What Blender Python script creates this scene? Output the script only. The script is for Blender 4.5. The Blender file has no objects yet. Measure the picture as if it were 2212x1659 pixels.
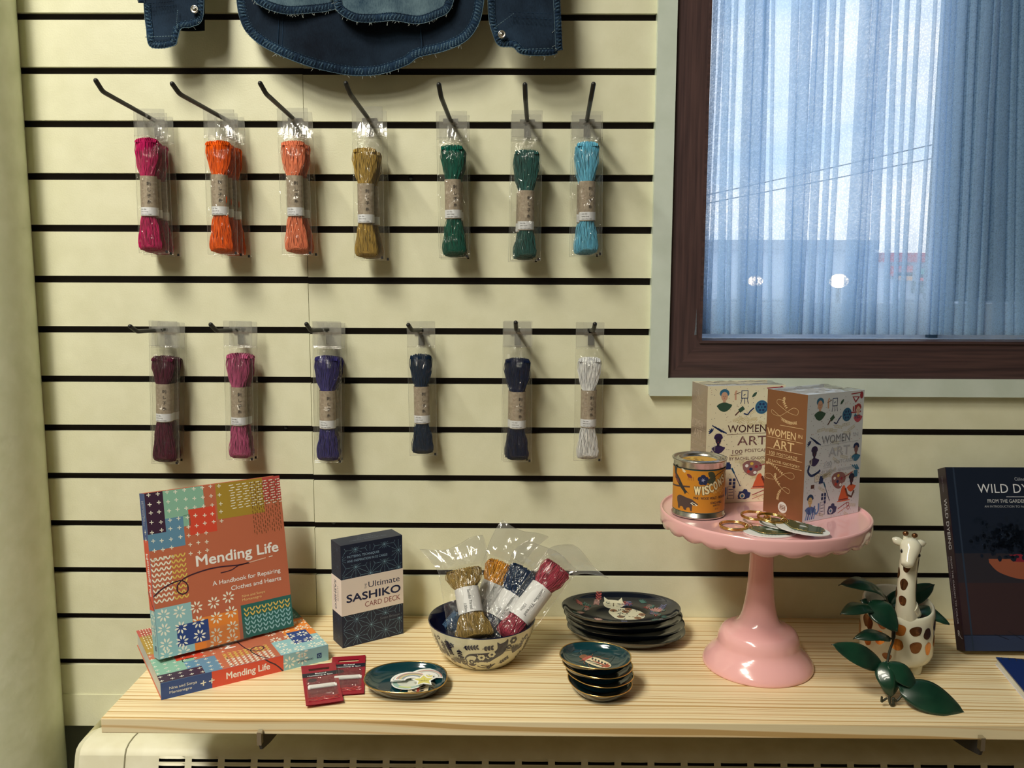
import bpy, math, random
import numpy as np
from mathutils import Vector, Matrix, noise
from mathutils.geometry import tessellate_polygon

SC = bpy.context.scene
COL = SC.collection
PI = math.pi
sin, cos = math.sin, math.cos

# ---------------------------------------------------------------- camera
FPX, PITCH, YAW, ROLL, CD, CZ = 1875.3289, 0.1278, -0.0090, 0.0031, 1.3185, 0.5400
FW = Vector((sin(YAW)*cos(PITCH), cos(YAW)*cos(PITCH), -sin(PITCH)))
RT = Vector((cos(YAW), -sin(YAW), 0)); UP = RT.cross(FW)
RT2 = cos(ROLL)*RT + sin(ROLL)*UP; UP2 = -sin(ROLL)*RT + cos(ROLL)*UP
CAM = Vector((0, -CD, CZ))
cd = bpy.data.cameras.new('camera'); cam = bpy.data.objects.new('camera', cd); COL.objects.link(cam)
M3 = Matrix((RT2, UP2, -FW)).transposed()
cam.matrix_world = Matrix.Translation(CAM) @ M3.to_4x4()
cd.sensor_fit = 'HORIZONTAL'; cd.sensor_width = 36.0; cd.lens = 36.0*FPX/2212; cd.clip_start = 0.02; cd.clip_end = 500
SC.camera = cam
SC.view_settings.view_transform = 'Standard'; SC.view_settings.look = 'None'
SC.view_settings.gamma = 1; SC.view_settings.exposure = -0.04; SC.view_settings.use_curve_mapping = False
try:
    SC.cycles.use_denoising = True; SC.cycles.max_bounces = 8; SC.cycles.transparent_max_bounces = 24
    SC.cycles.caustics_reflective = False; SC.cycles.caustics_refractive = False; SC.cycles.sample_clamp_indirect = 4
except Exception: pass

def ray(u, v): return FW + RT2*((u-1106)/FPX) - UP2*((v-829.5)/FPX)
def oz(u, v, z=0.0): r = ray(u, v); return CAM + r*((z-CAM.z)/r.z)
def oy(u, v, y=0.0): r = ray(u, v); return CAM + r*((y-CAM.y)/r.y)

# ---------------------------------------------------------------- world (bright cloudy winter sky)
W = bpy.data.worlds.new('sky'); SC.world = W; W.use_nodes = True
nt = W.node_tree; nt.nodes.clear()
def N(nt, t, **k):
    n = nt.nodes.new(t)
    for a, b in k.items():
        if a.startswith('i_'):
            n.inputs[a[2:].replace('_', ' ')].default_value = b
        else: setattr(n, a, b)
    return n
out = N(nt, 'ShaderNodeOutputWorld'); bg = N(nt, 'ShaderNodeBackground', i_Strength=1.6)
tc = N(nt, 'ShaderNodeTexCoord'); mp = N(nt, 'ShaderNodeMapping'); mp.inputs['Scale'].default_value = (1, 1, 3.0)
nz = N(nt, 'ShaderNodeTexNoise', i_Scale=3.2, i_Detail=6.0, i_Roughness=.55)
cr = N(nt, 'ShaderNodeValToRGB')
cr.color_ramp.elements[0].position = .36; cr.color_ramp.elements[0].color = (.52, .70, .95, 1)
cr.color_ramp.elements[1].position = .56; cr.color_ramp.elements[1].color = (.96, .98, 1.0, 1)
nt.links.new(tc.outputs['Generated'], mp.inputs['Vector']); nt.links.new(mp.outputs[0], nz.inputs['Vector'])
nt.links.new(nz.outputs['Fac'], cr.inputs['Fac']); nt.links.new(cr.outputs[0], bg.inputs['Color']); nt.links.new(bg.outputs[0], out.inputs['Surface'])

# ---------------------------------------------------------------- shop ceiling lights
def area(name, loc, size, power, color, rot=(0, 0, 0)):
    l = bpy.data.lights.new(name, 'AREA'); l.shape = 'RECTANGLE'; l.size, l.size_y = size; l.energy = power; l.color = color
    o = bpy.data.objects.new(name, l); COL.objects.link(o); o.location = loc; o.rotation_euler = rot; return o
WARM = (1.0, .945, .79)
area('ceiling_lamp_light', (-.84, -1.12, 2.02), (.42, .50), 36, WARM)
area('ceiling_lamp_light', (-.90, -1.85, 2.02), (.26, .50), 31, WARM)
area('ceiling_lamp_light', (-1.0, -2.7, 2.02), (.20, .5), 19, WARM)

# ---------------------------------------------------------------- materials
def s2l(c): c /= 255.0; return c/12.92 if c <= .04045 else ((c+.055)/1.055)**2.4
LF = (.755, .70, .575)            # how bright the room light shows a white surface, used to turn seen colours into paint colours
def ob(c, k=1.0): return tuple(min(.9, s2l(x)/f*k) for x, f in zip(c, LF))
_M = {}
def pbsdf(name):
    m = bpy.data.materials.new(name); m.use_nodes = True
    return m, m.node_tree, m.node_tree.nodes['Principled BSDF']
def flat(c, rough=.5, spec=.5, metal=0.0, coat=0.0, raw=False, name=None):
    key = (tuple(c), rough, spec, metal, coat, raw)
    if key in _M: return _M[key]
    m, t, b = pbsdf(name or 'paint')
    col = tuple(c) if raw else ob(c, .88)
    b.inputs['Base Color'].default_value = (*col, 1); b.inputs['Roughness'].default_value = rough
    b.inputs['Specular IOR Level'].default_value = spec; b.inputs['Metallic'].default_value = metal; b.inputs['Coat Weight'].default_value = coat
    b.inputs['Coat Roughness'].default_value = .06
    _M[key] = m; return m
def noisy(name, c1, c2, scale=(8, 8, 8), nscale=5, rough=.5, bump=0.0, bscale=300, bdist=.0004, detail=4, lo=.35, hi=.65, metal=0, spec=.5, coat=0, coords='Object'):
    m, t, b = pbsdf(name)
    tc = N(t, 'ShaderNodeTexCoord'); mp = N(t, 'ShaderNodeMapping'); mp.inputs['Scale'].default_value = scale
    nz = N(t, 'ShaderNodeTexNoise', i_Scale=nscale, i_Detail=detail)
    cr = N(t, 'ShaderNodeValToRGB'); e = cr.color_ramp.elements
    e[0].position = lo; e[0].color = (*c1, 1); e[1].position = hi; e[1].color = (*c2, 1)
    L = t.links.new
    L(tc.outputs[coords], mp.inputs['Vector']); L(mp.outputs[0], nz.inputs['Vector']); L(nz.outputs['Fac'], cr.inputs['Fac']); L(cr.outputs[0], b.inputs['Base Color'])
    b.inputs['Roughness'].default_value = rough; b.inputs['Metallic'].default_value = metal; b.inputs['Specular IOR Level'].default_value = spec; b.inputs['Coat Weight'].default_value = coat
    if bump:
        n2 = N(t, 'ShaderNodeTexNoise', i_Scale=bscale, i_Detail=2.0); bp = N(t, 'ShaderNodeBump', i_Strength=bump, i_Distance=bdist)
        L(tc.outputs[coords], n2.inputs['Vector']); L(n2.outputs['Fac'], bp.inputs['Height']); L(bp.outputs[0], b.inputs['Normal'])
    return m

MW = noisy('cream_wall_paint', ob((198, 191, 152)), ob((204, 197, 159)), nscale=3, rough=.42, bump=.35, bscale=420, bdist=.0006)
MWT = noisy('cream_trim_paint', ob((178, 183, 160)), ob((186, 190, 168)), nscale=3, rough=.35, bump=.2, bscale=200, bdist=.0006)
MCOLUMN = noisy('column_paint', ob((200, 198, 156)), ob((208, 205, 166)), nscale=4, rough=.45, bump=.4, bscale=60, bdist=.0012)
MGROOVE = flat((.032, .023, .025), .8, raw=True, name='dark_groove')  # MDF brown, darkened to carry the shade deep inside the grooves
MHEAT = noisy('heater_enamel', ob((205, 195, 158)), ob((214, 205, 170)), nscale=3, rough=.4, bump=.15, bscale=80, bdist=.0006)
MBLACK = flat((.008, .008, .009), .5, raw=True, name='black_powder_coat')
MGOLD = flat((.80, .54, .20), .2, metal=1.0, raw=True, name='gold_metal')
MSTEEL = flat((.62, .60, .56), .25, metal=1.0, raw=True, name='tin_steel')
MDARKSTEEL = flat((.09, .09, .10), .35, metal=.8, raw=True, name='dark_steel')

def wood_pine():
    m, t, b = pbsdf('pine_board'); L = t.links.new
    tc = N(t, 'ShaderNodeTexCoord')
    # slow wander of the grain along the board
    mpw = N(t, 'ShaderNodeMapping'); mpw.inputs['Scale'].default_value = (1.6, 5, 9)
    nw = N(t, 'ShaderNodeTexNoise', i_Scale=1.0, i_Detail=2.0)
    sx = N(t, 'ShaderNodeSeparateXYZ')
    L(tc.outputs['Object'], mpw.inputs['Vector']); L(mpw.outputs[0], nw.inputs['Vector']); L(tc.outputs['Object'], sx.inputs[0])
    # ring coordinate: y bent by slow noise, with z tilted strongly so the front edge shows slanted figure
    ma = N(t, 'ShaderNodeMath', operation='MULTIPLY_ADD'); ma.inputs[1].default_value = .022
    L(nw.outputs['Fac'], ma.inputs[0]); L(sx.outputs['Y'], ma.inputs[2])
    mz = N(t, 'ShaderNodeMath', operation='MULTIPLY_ADD'); mz.inputs[1].default_value = .45; L(sx.outputs['Z'], mz.inputs[0]); L(ma.outputs[0], mz.inputs[2])
    xx = N(t, 'ShaderNodeMath', operation='MULTIPLY_ADD'); xx.inputs[1].default_value = .012; L(sx.outputs['X'], xx.inputs[0]); L(mz.outputs[0], xx.inputs[2])
    cx = N(t, 'ShaderNodeCombineXYZ'); L(xx.outputs[0], cx.inputs[0])
    n1 = N(t, 'ShaderNodeTexNoise', i_Scale=210.0, i_Detail=2.0, i_Roughness=.45); n1.noise_dimensions = '1D'; L(xx.outputs[0], n1.inputs['W'])
    cr = N(t, 'ShaderNodeValToRGB'); e = cr.color_ramp.elements
    e[0].position = .38; e[0].color = (*ob((190, 152, 92), .86), 1); e[1].position = .52; e[1].color = (*ob((236, 208, 158), .86), 1)
    k = e.new(.45); k.color = (*ob((222, 190, 134), .86), 1)
    L(n1.outputs['Fac'], cr.inputs['Fac'])
    mf = N(t, 'ShaderNodeMapping'); mf.inputs['Scale'].default_value = (14, 700, 700)
    nf = N(t, 'ShaderNodeTexNoise', i_Scale=1.0, i_Detail=3.0); L(tc.outputs['Object'], mf.inputs['Vector']); L(mf.outputs[0], nf.inputs['Vector'])
    mx = N(t, 'ShaderNodeMix', data_type='RGBA', blend_type='MULTIPLY'); mx.inputs['Factor'].default_value = .25
    cf = N(t, 'ShaderNodeValToRGB'); cf.color_ramp.elements[0].color = (.7, .62, .5, 1); cf.color_ramp.elements[1].color = (1, 1, 1, 1); cf.color_ramp.elements[1].position = .6
    L(nf.outputs['Fac'], cf.inputs['Fac']); L(cr.outputs[0], mx.inputs['A']); L(cf.outputs[0], mx.inputs['B']); L(mx.outputs['Result'], b.inputs['Base Color'])
    b.inputs['Roughness'].default_value = .5
    return m
MPINE = wood_pine()

def wood_brown():
    m, t, b = pbsdf('stained_brown_wood'); L = t.links.new
    tc = N(t, 'ShaderNodeTexCoord'); mp = N(t, 'ShaderNodeMapping'); mp.inputs['Scale'].default_value = (260, 60, 9)
    mp.name = 'map'
    nz = N(t, 'ShaderNodeTexNoise', i_Scale=1.0, i_Detail=5.0)
    cr = N(t, 'ShaderNodeValToRGB'); e = cr.color_ramp.elements
    e[0].position = .3; e[0].color = (.045, .027, .030, 1); e[1].position = .75; e[1].color = (.105, .058, .056, 1)
    L(tc.outputs['Object'], mp.inputs['Vector']); L(mp.outputs[0], nz.inputs['Vector']); L(nz.outputs['Fac'], cr.inputs['Fac']); L(cr.outputs[0], b.inputs['Base Color'])
    b.inputs['Roughness'].default_value = .38
    return m
MBROWN_V = wood_brown()
MBROWN_H = wood_brown(); MBROWN_H.node_tree.nodes['map'].inputs['Scale'].default_value = (9, 60, 260)

def film(name, white=.05, gloss=.10, bump=.5, bscale=55):
    m = bpy.data.materials.new(name); m.use_nodes = True; t = m.node_tree; t.nodes.clear(); L = t.links.new
    o = N(t, 'ShaderNodeOutputMaterial'); tr = N(t, 'ShaderNodeBsdfTransparent'); tr.inputs[0].default_value = (.985, .985, .98, 1)
    gl = N(t, 'ShaderNodeBsdfGlossy', i_Roughness=.10); df = N(t, 'ShaderNodeBsdfDiffuse'); df.inputs[0].default_value = (.8, .8, .76, 1)
    fr = N(t, 'ShaderNodeLayerWeight', i_Blend=.5); pw = N(t, 'ShaderNodeMath', operation='POWER'); pw.inputs[1].default_value = 4.0; ad = N(t, 'ShaderNodeMath', operation='MULTIPLY_ADD'); ad.inputs[1].default_value = .5; ad.inputs[2].default_value = gloss
    tc = N(t, 'ShaderNodeTexCoord'); mp = N(t, 'ShaderNodeMapping'); mp.inputs['Scale'].default_value = (1, 1, .45)
    nz = N(t, 'ShaderNodeTexNoise', i_Scale=bscale, i_Detail=3.0, i_Distortion=1.2)
    bp = N(t, 'ShaderNodeBump', i_Strength=bump, i_Distance=.009)
    L(tc.outputs['Object'], mp.inputs[0]); L(mp.outputs[0], nz.inputs['Vector']); L(nz.outputs['Fac'], bp.inputs['Height'])
    L(bp.outputs[0], gl.inputs['Normal']); 
    m1 = N(t, 'ShaderNodeMixShader'); m1.inputs[0].default_value = white
    m2 = N(t, 'ShaderNodeMixShader'); cl = N(t, 'ShaderNodeClamp')
    L(fr.outputs['Facing'], pw.inputs[0]); L(pw.outputs[0], ad.inputs[0]); L(ad.outputs[0], cl.inputs[0]); L(cl.outputs[0], m2.inputs[0])
    L(tr.outputs[0], m1.inputs[1]); L(df.outputs[0], m1.inputs[2]); L(m1.outputs[0], m2.inputs[1]); L(gl.outputs[0], m2.inputs[2]); L(m2.outputs[0], o.inputs[0])
    return m
MFILM = film('clear_plastic_film', white=.012, gloss=.06, bump=1.0, bscale=70)
MFILM2 = film('sheen_whitened_film', white=.09, gloss=.12, bump=.35, bscale=28)  # extra white mix puts the reflected sheen of the headers into the film
MACRYL = film('clear_acrylic', white=.02, gloss=.03, bump=0.0)

# ---------------------------------------------------------------- mesh building
class MB:
    def __init__(s): s.v = []; s.f = []; s.m = []; s.mats = []; s.sm = []
    def mi(s, mat):
        if mat not in s.mats: s.mats.append(mat)
        return s.mats.index(mat)
    def add(s, vs, fs, mat, smooth=False):
        b = len(s.v); s.v += [tuple(v) for v in vs]; k = s.mi(mat)
        for f in fs: s.f.append([b+i for i in f]); s.m.append(k); s.sm.append(smooth)
    def box(s, lo, hi, mat, M=None):
        x0, y0, z0 = lo; x1, y1, z1 = hi
        vs = [Vector(p) for p in ((x0,y0,z0),(x1,y0,z0),(x1,y1,z0),(x0,y1,z0),(x0,y0,z1),(x1,y0,z1),(x1,y1,z1),(x0,y1,z1))]
        if M is not None: vs = [M @ p for p in vs]
        s.add(vs, [(0,3,2,1),(4,5,6,7),(0,1,5,4),(1,2,6,5),(2,3,7,6),(3,0,4,7)], mat)
    def prism(s, pts, axis, a, b, mat, smooth=False):   # pts: list of 2d, extruded along axis
        def P(p, t):
            if axis == 'x': return (t, p[0], p[1])
            if axis == 'y': return (p[0], t, p[1])
            return (p[0], p[1], t)
        n = len(pts); vs = [P(p, a) for p in pts]+[P(p, b) for p in pts]
        fs = [(i, (i+1) % n, n+(i+1) % n, n+i) for i in range(n)]
        s.add(vs, fs, mat, smooth)
        tri = tessellate_polygon([[Vector((p[0], p[1], 0)) for p in pts]])
        s.add(vs, [tuple(t) for t in tri]+[tuple(n+i for i in t) for t in tri], mat)
    def grid(s, fn, nu, nv, mat, smooth=True, closeu=False, skip=None):
        vs = [fn(i/nu, j/nv) for j in range(nv+1) for i in range(nu+(0 if closeu else 1))]
        w = nu if closeu else nu+1
        fs = []
        for j in range(nv):
            for i in range(nu):
                if skip and skip(i, j): continue
                a = j*w+i; b = j*w+(i+1) % w; fs.append((a, b, b+w, a+w))
        s.add(vs, fs, mat, smooth)
    def lathe(s, prof, mat, n=64, c=(0, 0), smooth=True, rad=None, a0=0, a1=2*PI):
        cl = abs(a1-a0-2*PI) < 1e-6
        w = n if cl else n+1; vs = []
        for r, z in prof:
            for i in range(w):
                a = a0+(a1-a0)*i/n; rr = r if rad is None else r*rad(a, z)
                vs.append((c[0]+rr*cos(a), c[1]+rr*sin(a), z))
        fs = []
        for j in range(len(prof)-1):
            for i in range(n):
                a = j*w+i; b = j*w+(i+1) % w; fs.append((a, b, b+w, a+w))
        s.add(vs, fs, mat, smooth)
    def tube(s, pts, r, mat, n=8, cap=True, smooth=True):
        pts = [Vector(p) for p in pts]; k = len(pts)
        rs = r if isinstance(r, (list, tuple)) else [r]*k
        t0 = (pts[1]-pts[0]).normalized(); u = t0.orthogonal().normalized(); vs = []
        for i, p in enumerate(pts):
            t = (pts[min(i+1, k-1)]-pts[max(i-1, 0)])
            t = t.normalized() if t.length > 1e-9 else t0
            u = (u-t*u.dot(t)); u = u.normalized() if u.length > 1e-6 else t.orthogonal().normalized()
            w = t.cross(u)
            for j in range(n):
                a = 2*PI*j/n; vs.append(p+(u*cos(a)+w*sin(a))*rs[i])
        fs = [(i*n+j, i*n+(j+1) % n, (i+1)*n+(j+1) % n, (i+1)*n+j) for i in range(k-1) for j in range(n)]
        s.add(vs, fs, mat, smooth)
        if cap: s.add(vs, [tuple(range(n))[::-1], tuple((k-1)*n+j for j in range(n))], mat)
    def ball(s, c, r, mat, n=12, sc=(1, 1, 1)):
        c = Vector(c)
        def fn(a, b):
            th = 2*PI*a; ph = PI*(b-.5)
            return c+Vector((sc[0]*cos(th)*cos(ph), sc[1]*sin(th)*cos(ph), sc[2]*sin(ph)))*r
        s.grid(fn, n*2, n, mat, True, True)
    def art(s, art, fn, eps=.00005, maxlen=None, base=.00005):
        for pts, tris, mat, lay in art.items:
            off = base+lay*eps
            if maxlen:
                T = [tuple(tuple(pts[i]) for i in t) for t in tris]; outl = []
                while T:
                    a, b, c = T.pop()
                    L = [math.dist(a, b), math.dist(b, c), math.dist(c, a)]; m = max(L)
                    if m <= maxlen: outl.append((a, b, c)); continue
                    if m == L[0]: p = ((a[0]+b[0])/2, (a[1]+b[1])/2); T += [(a, p, c), (p, b, c)]
                    elif m == L[1]: p = ((b[0]+c[0])/2, (b[1]+c[1])/2); T += [(a, b, p), (a, p, c)]
                    else: p = ((a[0]+c[0])/2, (a[1]+c[1])/2); T += [(a, b, p), (p, b, c)]
                vs = [fn(p[0], p[1], off) for t in outl for p in t]
                s.add(vs, [(3*i, 3*i+1, 3*i+2) for i in range(len(outl))], mat)
            else:
                s.add([fn(p[0], p[1], off) for p in pts], tris, mat)
    def xf(s, M): s.v = [tuple(M @ Vector(v)) for v in s.v]; return s
    def build(s, name, parent=None, label=None, bevel=0, seg=2):
        me = bpy.data.meshes.new(name); me.from_pydata(s.v, [], s.f)
        for m in s.mats: me.materials.append(m)
        me.polygons.foreach_set('material_index', s.m); me.polygons.foreach_set('use_smooth', s.sm); me.update()
        o = bpy.data.objects.new(name, me); COL.objects.link(o)
        if parent is not None: o.parent = parent
        if label: o['label'] = label
        if bevel:
            b = o.modifiers.new('bevel', 'BEVEL'); b.width = bevel; b.segments = seg; b.limit_method = 'ANGLE'
        return o

def tag(o, label, cat, group=None):
    o['label'] = label; o['category'] = cat
    if group: o['group'] = group
    return o
def thing(name, label, cat, loc=(0, 0, 0), rz=0, group=None, M=None):
    o = bpy.data.objects.new(name, None); COL.objects.link(o); o.empty_display_size = .02
    if M is not None: o.matrix_world = M
    else: o.location = loc; o.rotation_euler = (0, 0, rz)
    return tag(o, label, cat, group)
def struct(o): o['kind'] = 'structure'; return o
def dup(root, label, M=None, group=None):
    r = root.copy(); COL.objects.link(r); r['label'] = label
    if group: r['group'] = group
    if M is not None: r.matrix_world = M
    for ch in root.children:
        c = ch.copy(); COL.objects.link(c); c.parent = r
        for g in ch.children:
            d = g.copy(); COL.objects.link(d); d.parent = c
    return r

# ---------------------------------------------------------------- flat artwork printed on things
_T = {}
def text_mesh(s, bold=0.0, spacing=1.0):
    bold = 0.0
    key = (s, bold, spacing)
    if key in _T: return _T[key]
    cu = bpy.data.curves.new('t', 'FONT'); cu.body = s; cu.size = 1.0;  cu.space_character = spacing; cu.resolution_u = 3
    o = bpy.data.objects.new('t', cu); COL.objects.link(o); bpy.context.view_layer.update()
    me = o.to_mesh(); vs = [(v.co.x, v.co.y) for v in me.vertices]; fs = [tuple(p.vertices) for p in me.polygons]
    o.to_mesh_clear(); bpy.data.objects.remove(o); bpy.data.curves.remove(cu)
    w = max([v[0] for v in vs], default=0); _T[key] = (vs, fs, w); return _T[key]
class Art:
    def __init__(s, rough=.45, coat=0.0): s.items = []; s.lay = 0; s.rough = rough; s.coat = coat
    def mat(s, c): return c if isinstance(c, bpy.types.Material) else flat(c, s.rough, coat=s.coat)
    def up(s): s.lay += 1
    def poly(s, pts, c):
        if len(pts) < 3: return
        tri = tessellate_polygon([[Vector((p[0], p[1], 0)) for p in pts]])
        s.items.append(([tuple(p) for p in pts], [tuple(t) for t in tri], s.mat(c), s.lay))
    def rect(s, x0, y0, x1, y1, c): s.items.append(([(x0, y0), (x1, y0), (x1, y1), (x0, y1)], [(0, 1, 2), (0, 2, 3)], s.mat(c), s.lay))
    def ell(s, x, y, rx, ry, c, n=20, rot=0, a0=0, a1=2*PI):
        P = []
        for i in range(n if abs(a1-a0-2*PI) < 1e-6 else n+1):
            a = a0+(a1-a0)*i/n; px, py = rx*cos(a), ry*sin(a); P.append((x+px*cos(rot)-py*sin(rot), y+px*sin(rot)+py*cos(rot)))
        s.poly(P, c)
    def line(s, pts, w, c, closed=False):
        pts = [Vector(p) for p in pts]; n = len(pts)
        if n < 2: return
        A = []; B = []
        for i in range(n):
            d = pts[(i+1) % n]-pts[i-1] if closed else pts[min(i+1, n-1)]-pts[max(i-1, 0)]
            if d.length < 1e-12: d = Vector((1, 0))
            d.normalize(); q = Vector((-d.y, d.x))*w/2
            A.append(pts[i]+q); B.append(pts[i]-q)
        vs = [tuple(p) for p in A+B]; m = n if closed else n-1
        fs = []
        for i in range(m):
            j = (i+1) % n; fs += [(i, j, n+j), (i, n+j, n+i)]
        s.items.append((vs, fs, s.mat(c), s.lay))
    def ring(s, x, y, r, w, c, ry=None, n=24, a0=0, a1=2*PI):
        ry = ry or r; full = abs(a1-a0-2*PI) < 1e-6
        s.line([(x+r*cos(a0+(a1-a0)*i/n), y+ry*sin(a0+(a1-a0)*i/n)) for i in range(n if full else n+1)], w, c, full)
    def leaf(s, x, y, L, w, rot, c, n=6):
        P = [(L*i/n, w/2*sin(PI*i/n)**.8) for i in range(n+1)]+[(L*i/n, -w/2*sin(PI*i/n)**.8) for i in range(n-1, 0, -1)]
        s.poly([(x+a*cos(rot)-b*sin(rot), y+a*sin(rot)+b*cos(rot)) for a, b in P], c)
    def text(s, body, x, y, h, c, align='l', rot=0, bold=0.0, w=None, spacing=1.0):
        vs, fs, tw = text_mesh(body, bold, spacing); k = h/.73    # h = capital height
        kx = k if w is None else (w/tw if tw else k)
        dx = {'l': 0, 'c': -tw*kx/2, 'r': -tw*kx}[align]
        P = [(x+(a*kx+dx)*cos(rot)-b*k*sin(rot), y+(a*kx+dx)*sin(rot)+b*k*cos(rot)) for a, b in vs]
        T = []
        for f in fs:
            for i in range(1, len(f)-1): T.append((f[0], f[i], f[i+1]))
        e = bold*k
        for q, (ox, oy_) in enumerate([(0, 0)]+([(e, 0), (-e, 0), (0, e), (0, -e), (e*.7, e*.7), (-e*.7, -e*.7)] if bold else [])):
            s.items.append(([(px+ox, py_+oy_) for px, py_ in P], T, s.mat(c), s.lay+q*.02))
    def sub(s, o, x=0, y=0, k=1, rot=0):
        for P, T, m, l in o.items:
            s.items.append(([(x+k*(a*cos(rot)-b*sin(rot)), y+k*(a*sin(rot)+b*cos(rot))) for a, b in P], T, m, s.lay+l))
    def clip(s, x0, y0, x1, y1):
        out = []
        for P, T, m, l in s.items:
            vs = []; ts = []
            for t in T:
                q = [P[i] for i in t]
                for ax, lim, sg in ((0, x0, 1), (0, x1, -1), (1, y0, 1), (1, y1, -1)):
                    r = []
                    for i in range(len(q)):
                        a, b = q[i-1], q[i]; da, db = (a[ax]-lim)*sg, (b[ax]-lim)*sg
                        if (da >= 0) != (db >= 0): f = da/(da-db); r.append((a[0]+(b[0]-a[0])*f, a[1]+(b[1]-a[1])*f))
                        if db >= 0: r.append(b)
                    q = r
                    if not q: break
                if len(q) >= 3:
                    o = len(vs); vs += q; ts += [(o, o+i, o+i+1) for i in range(1, len(q)-1)]
            if ts: out.append((vs, ts, m, l))
        s.items = out; return s
# ================================================================ ROOM
SHZ = 0.0                       # top of the shelf
GZ = lambda n: .9079-.0762*n    # centre height of slatwall groove n
TRX, TRZ = .1967, .3548         # outer corner of the painted window trim
def slats(m, x0, x1, zlo, zhi, split=None):
    g = .0102; n0 = int((.9079-zhi)/.0762)-2
    for n in range(n0, 16):
        zt = GZ(n)-g/2; zb = GZ(n+1)+g/2
        if n >= 13: zb = -.1905 if n == 13 else None
        if zb is None: break
        a, b = max(zb, zlo), min(zt, zhi)
        if b-a < .0005: continue
        spans = [(x0, x1)] if split is None or not (x0 < split < x1) else [(x0, split-.0004), (split+.0004, x1)]
        for k, (p, q) in enumerate(spans):
            dz = .0018 if (split is not None and p < split-.001) else 0
            m.box((p, 0, a+dz*.5), (q, .007, b+dz*.5), MW)
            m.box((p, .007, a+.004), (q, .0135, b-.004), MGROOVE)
w = MB()
slats(w, -.86, TRX+.004, -.2, 1.30, split=-.3206)
slats(w, TRX+.004, 1.25, -.2, TRZ+.004)
w.box((-.86, .0135, -.1905), (TRX+.03, .03, 1.30), MGROOVE)
w.box((TRX+.03, .0135, -.1905), (1.25, .03, TRZ+.05), MGROOVE)
w.box((-.74, -.0016, -.1900), (-.4, 0, -.1365), MW)                    # thicker bottom strip
MLOW = flat((120, 120, 105), .8, name='shade_toned_lower_wall')  # shade below the slatwall is put into this wall colour
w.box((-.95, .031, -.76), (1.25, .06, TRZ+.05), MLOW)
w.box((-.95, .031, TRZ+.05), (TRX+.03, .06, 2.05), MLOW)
w.box((-.86, 0, 1.30), (TRX, .03, 2.05), MW)
for sx, n in ((-.2935, 10), (-.365, 8), (-.42, 6), (-.165, 3)):        # screws seen in the grooves
    w.lathe([(.0, .0), (.0028, .0), (.0034, .0012), (.0034, .002)], MDARKSTEEL, 10)
    k = len(w.v)-40; 
    for i in range(k, len(w.v)):
        x, y, z = w.v[i]; w.v[i] = (sx+x, .0125-.001+z, GZ(n)+y)
struct(w.build('wall_back'))

c = MB()                                                                # round plaster column on the left
CXc, CYc, CR = -.8565, -.06, .135
c.lathe([(CR, -.76), (CR, 2.05)], MCOLUMN, 96, (CXc, CYc))
struct(c.build('wall_left'))

# rest of the shop around the camera
MROOM = flat((.27, .255, .21), .7, raw=True, name='shop_wall_paint')
r = MB(); r.box((-2.4, -4.6, -.80), (2.4, .03, -.76), flat((.20, .15, .10), .5, raw=True, name='floor_boards')); struct(r.build('floor'))
r = MB(); r.box((-2.4, -4.6, 2.05), (2.4, .06, 2.10), MROOM); struct(r.build('ceiling'))
r = MB(); r.box((-2.4, -4.65, -.76), (2.4, -4.6, 2.05), MROOM); struct(r.build('wall_front'))
r = MB(); r.box((2.4, -4.6, -.76), (2.45, .06, 2.05), MROOM); r.box((1.25, .0, -.76), (2.4, .06, 2.05), MROOM); struct(r.build('wall_right'))
r = MB(); r.box((-2.45, -4.6, -.76), (-2.4, .06, 2.05), MROOM); r.box((-2.4, .0, -.76), (-.95, .06, 2.05), MROOM); struct(r.build('wall_side'))

# ---------------------------------------------------------------- window
WX1 = 1.22; WZ1 = 1.75
ix, iz = .2745, .4388           # inner corner of the brown casing
bx, bz = .2215, .3790           # outer corner of the brown casing
t = MB()
t.prism([(TRX, TRZ), (bx+.003, bz+.003), (bx+.003, WZ1), (TRX, WZ1)], 'y', -.0120, .012, MWT)
t.prism([(TRX, TRZ), (WX1, TRZ), (WX1, bz+.003), (bx+.003, bz+.003)], 'y', -.0120, .012, MWT)
struct(t.build('trim_1', bevel=.0018))
t = MB(); t.box((TRX, -.012, WZ1), (WX1+.03, .03, 2.05), MWT); t.box((WX1, -.012, TRZ), (WX1+.03, .03, WZ1), MWT); struct(t.build('trim_2'))
wf = MB()
wf.prism([(bx, bz), (ix, iz), (ix, WZ1), (bx, WZ1)], 'y', -.006, .034, MBROWN_V)
wf.prism([(bx, bz), (WX1, bz), (WX1, iz), (ix, iz)], 'y', -.006, .034, MBROWN_H)
wf.prism([(ix-.004, iz-.004), (ix-.004, WZ1), (ix, WZ1), (ix, iz), (WX1, iz), (WX1, iz-.004)], 'y', -.0085, -.0055, MBROWN_H)
win = struct(wf.build('window_1', bevel=.0012))
MSILL = flat((.9, .92, .97), .45, raw=True, name='white_sash_paint')
sl = MB(); sl.box((ix-.02, .030, .425), (WX1, .075, iz+.001), MSILL); sl.box((ix-.02, .012, .425), (WX1, .034, iz-.001), MSILL)
sl.box((ix-.02, .062, iz), (WX1, .078, .4935), MSILL); sl.box((ix-.03, .05, .42), (ix-.001, .078, WZ1), MSILL)
sl.build('window_sash', win)
MSTILE = flat((.06, .11, .16), .5, raw=True, name='blue_grey_stile')
st = MB(); st.box((.6425, .050, iz+.001), (.6560, .080, WZ1), MSTILE); st.build('window_mullion', win)
gl = MB(); gl.box((ix-.01, .068, .49), (.6425, .071, WZ1), film('window_glass', white=.0, gloss=.0, bump=0)); gl.build('window_pane', win)
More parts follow.
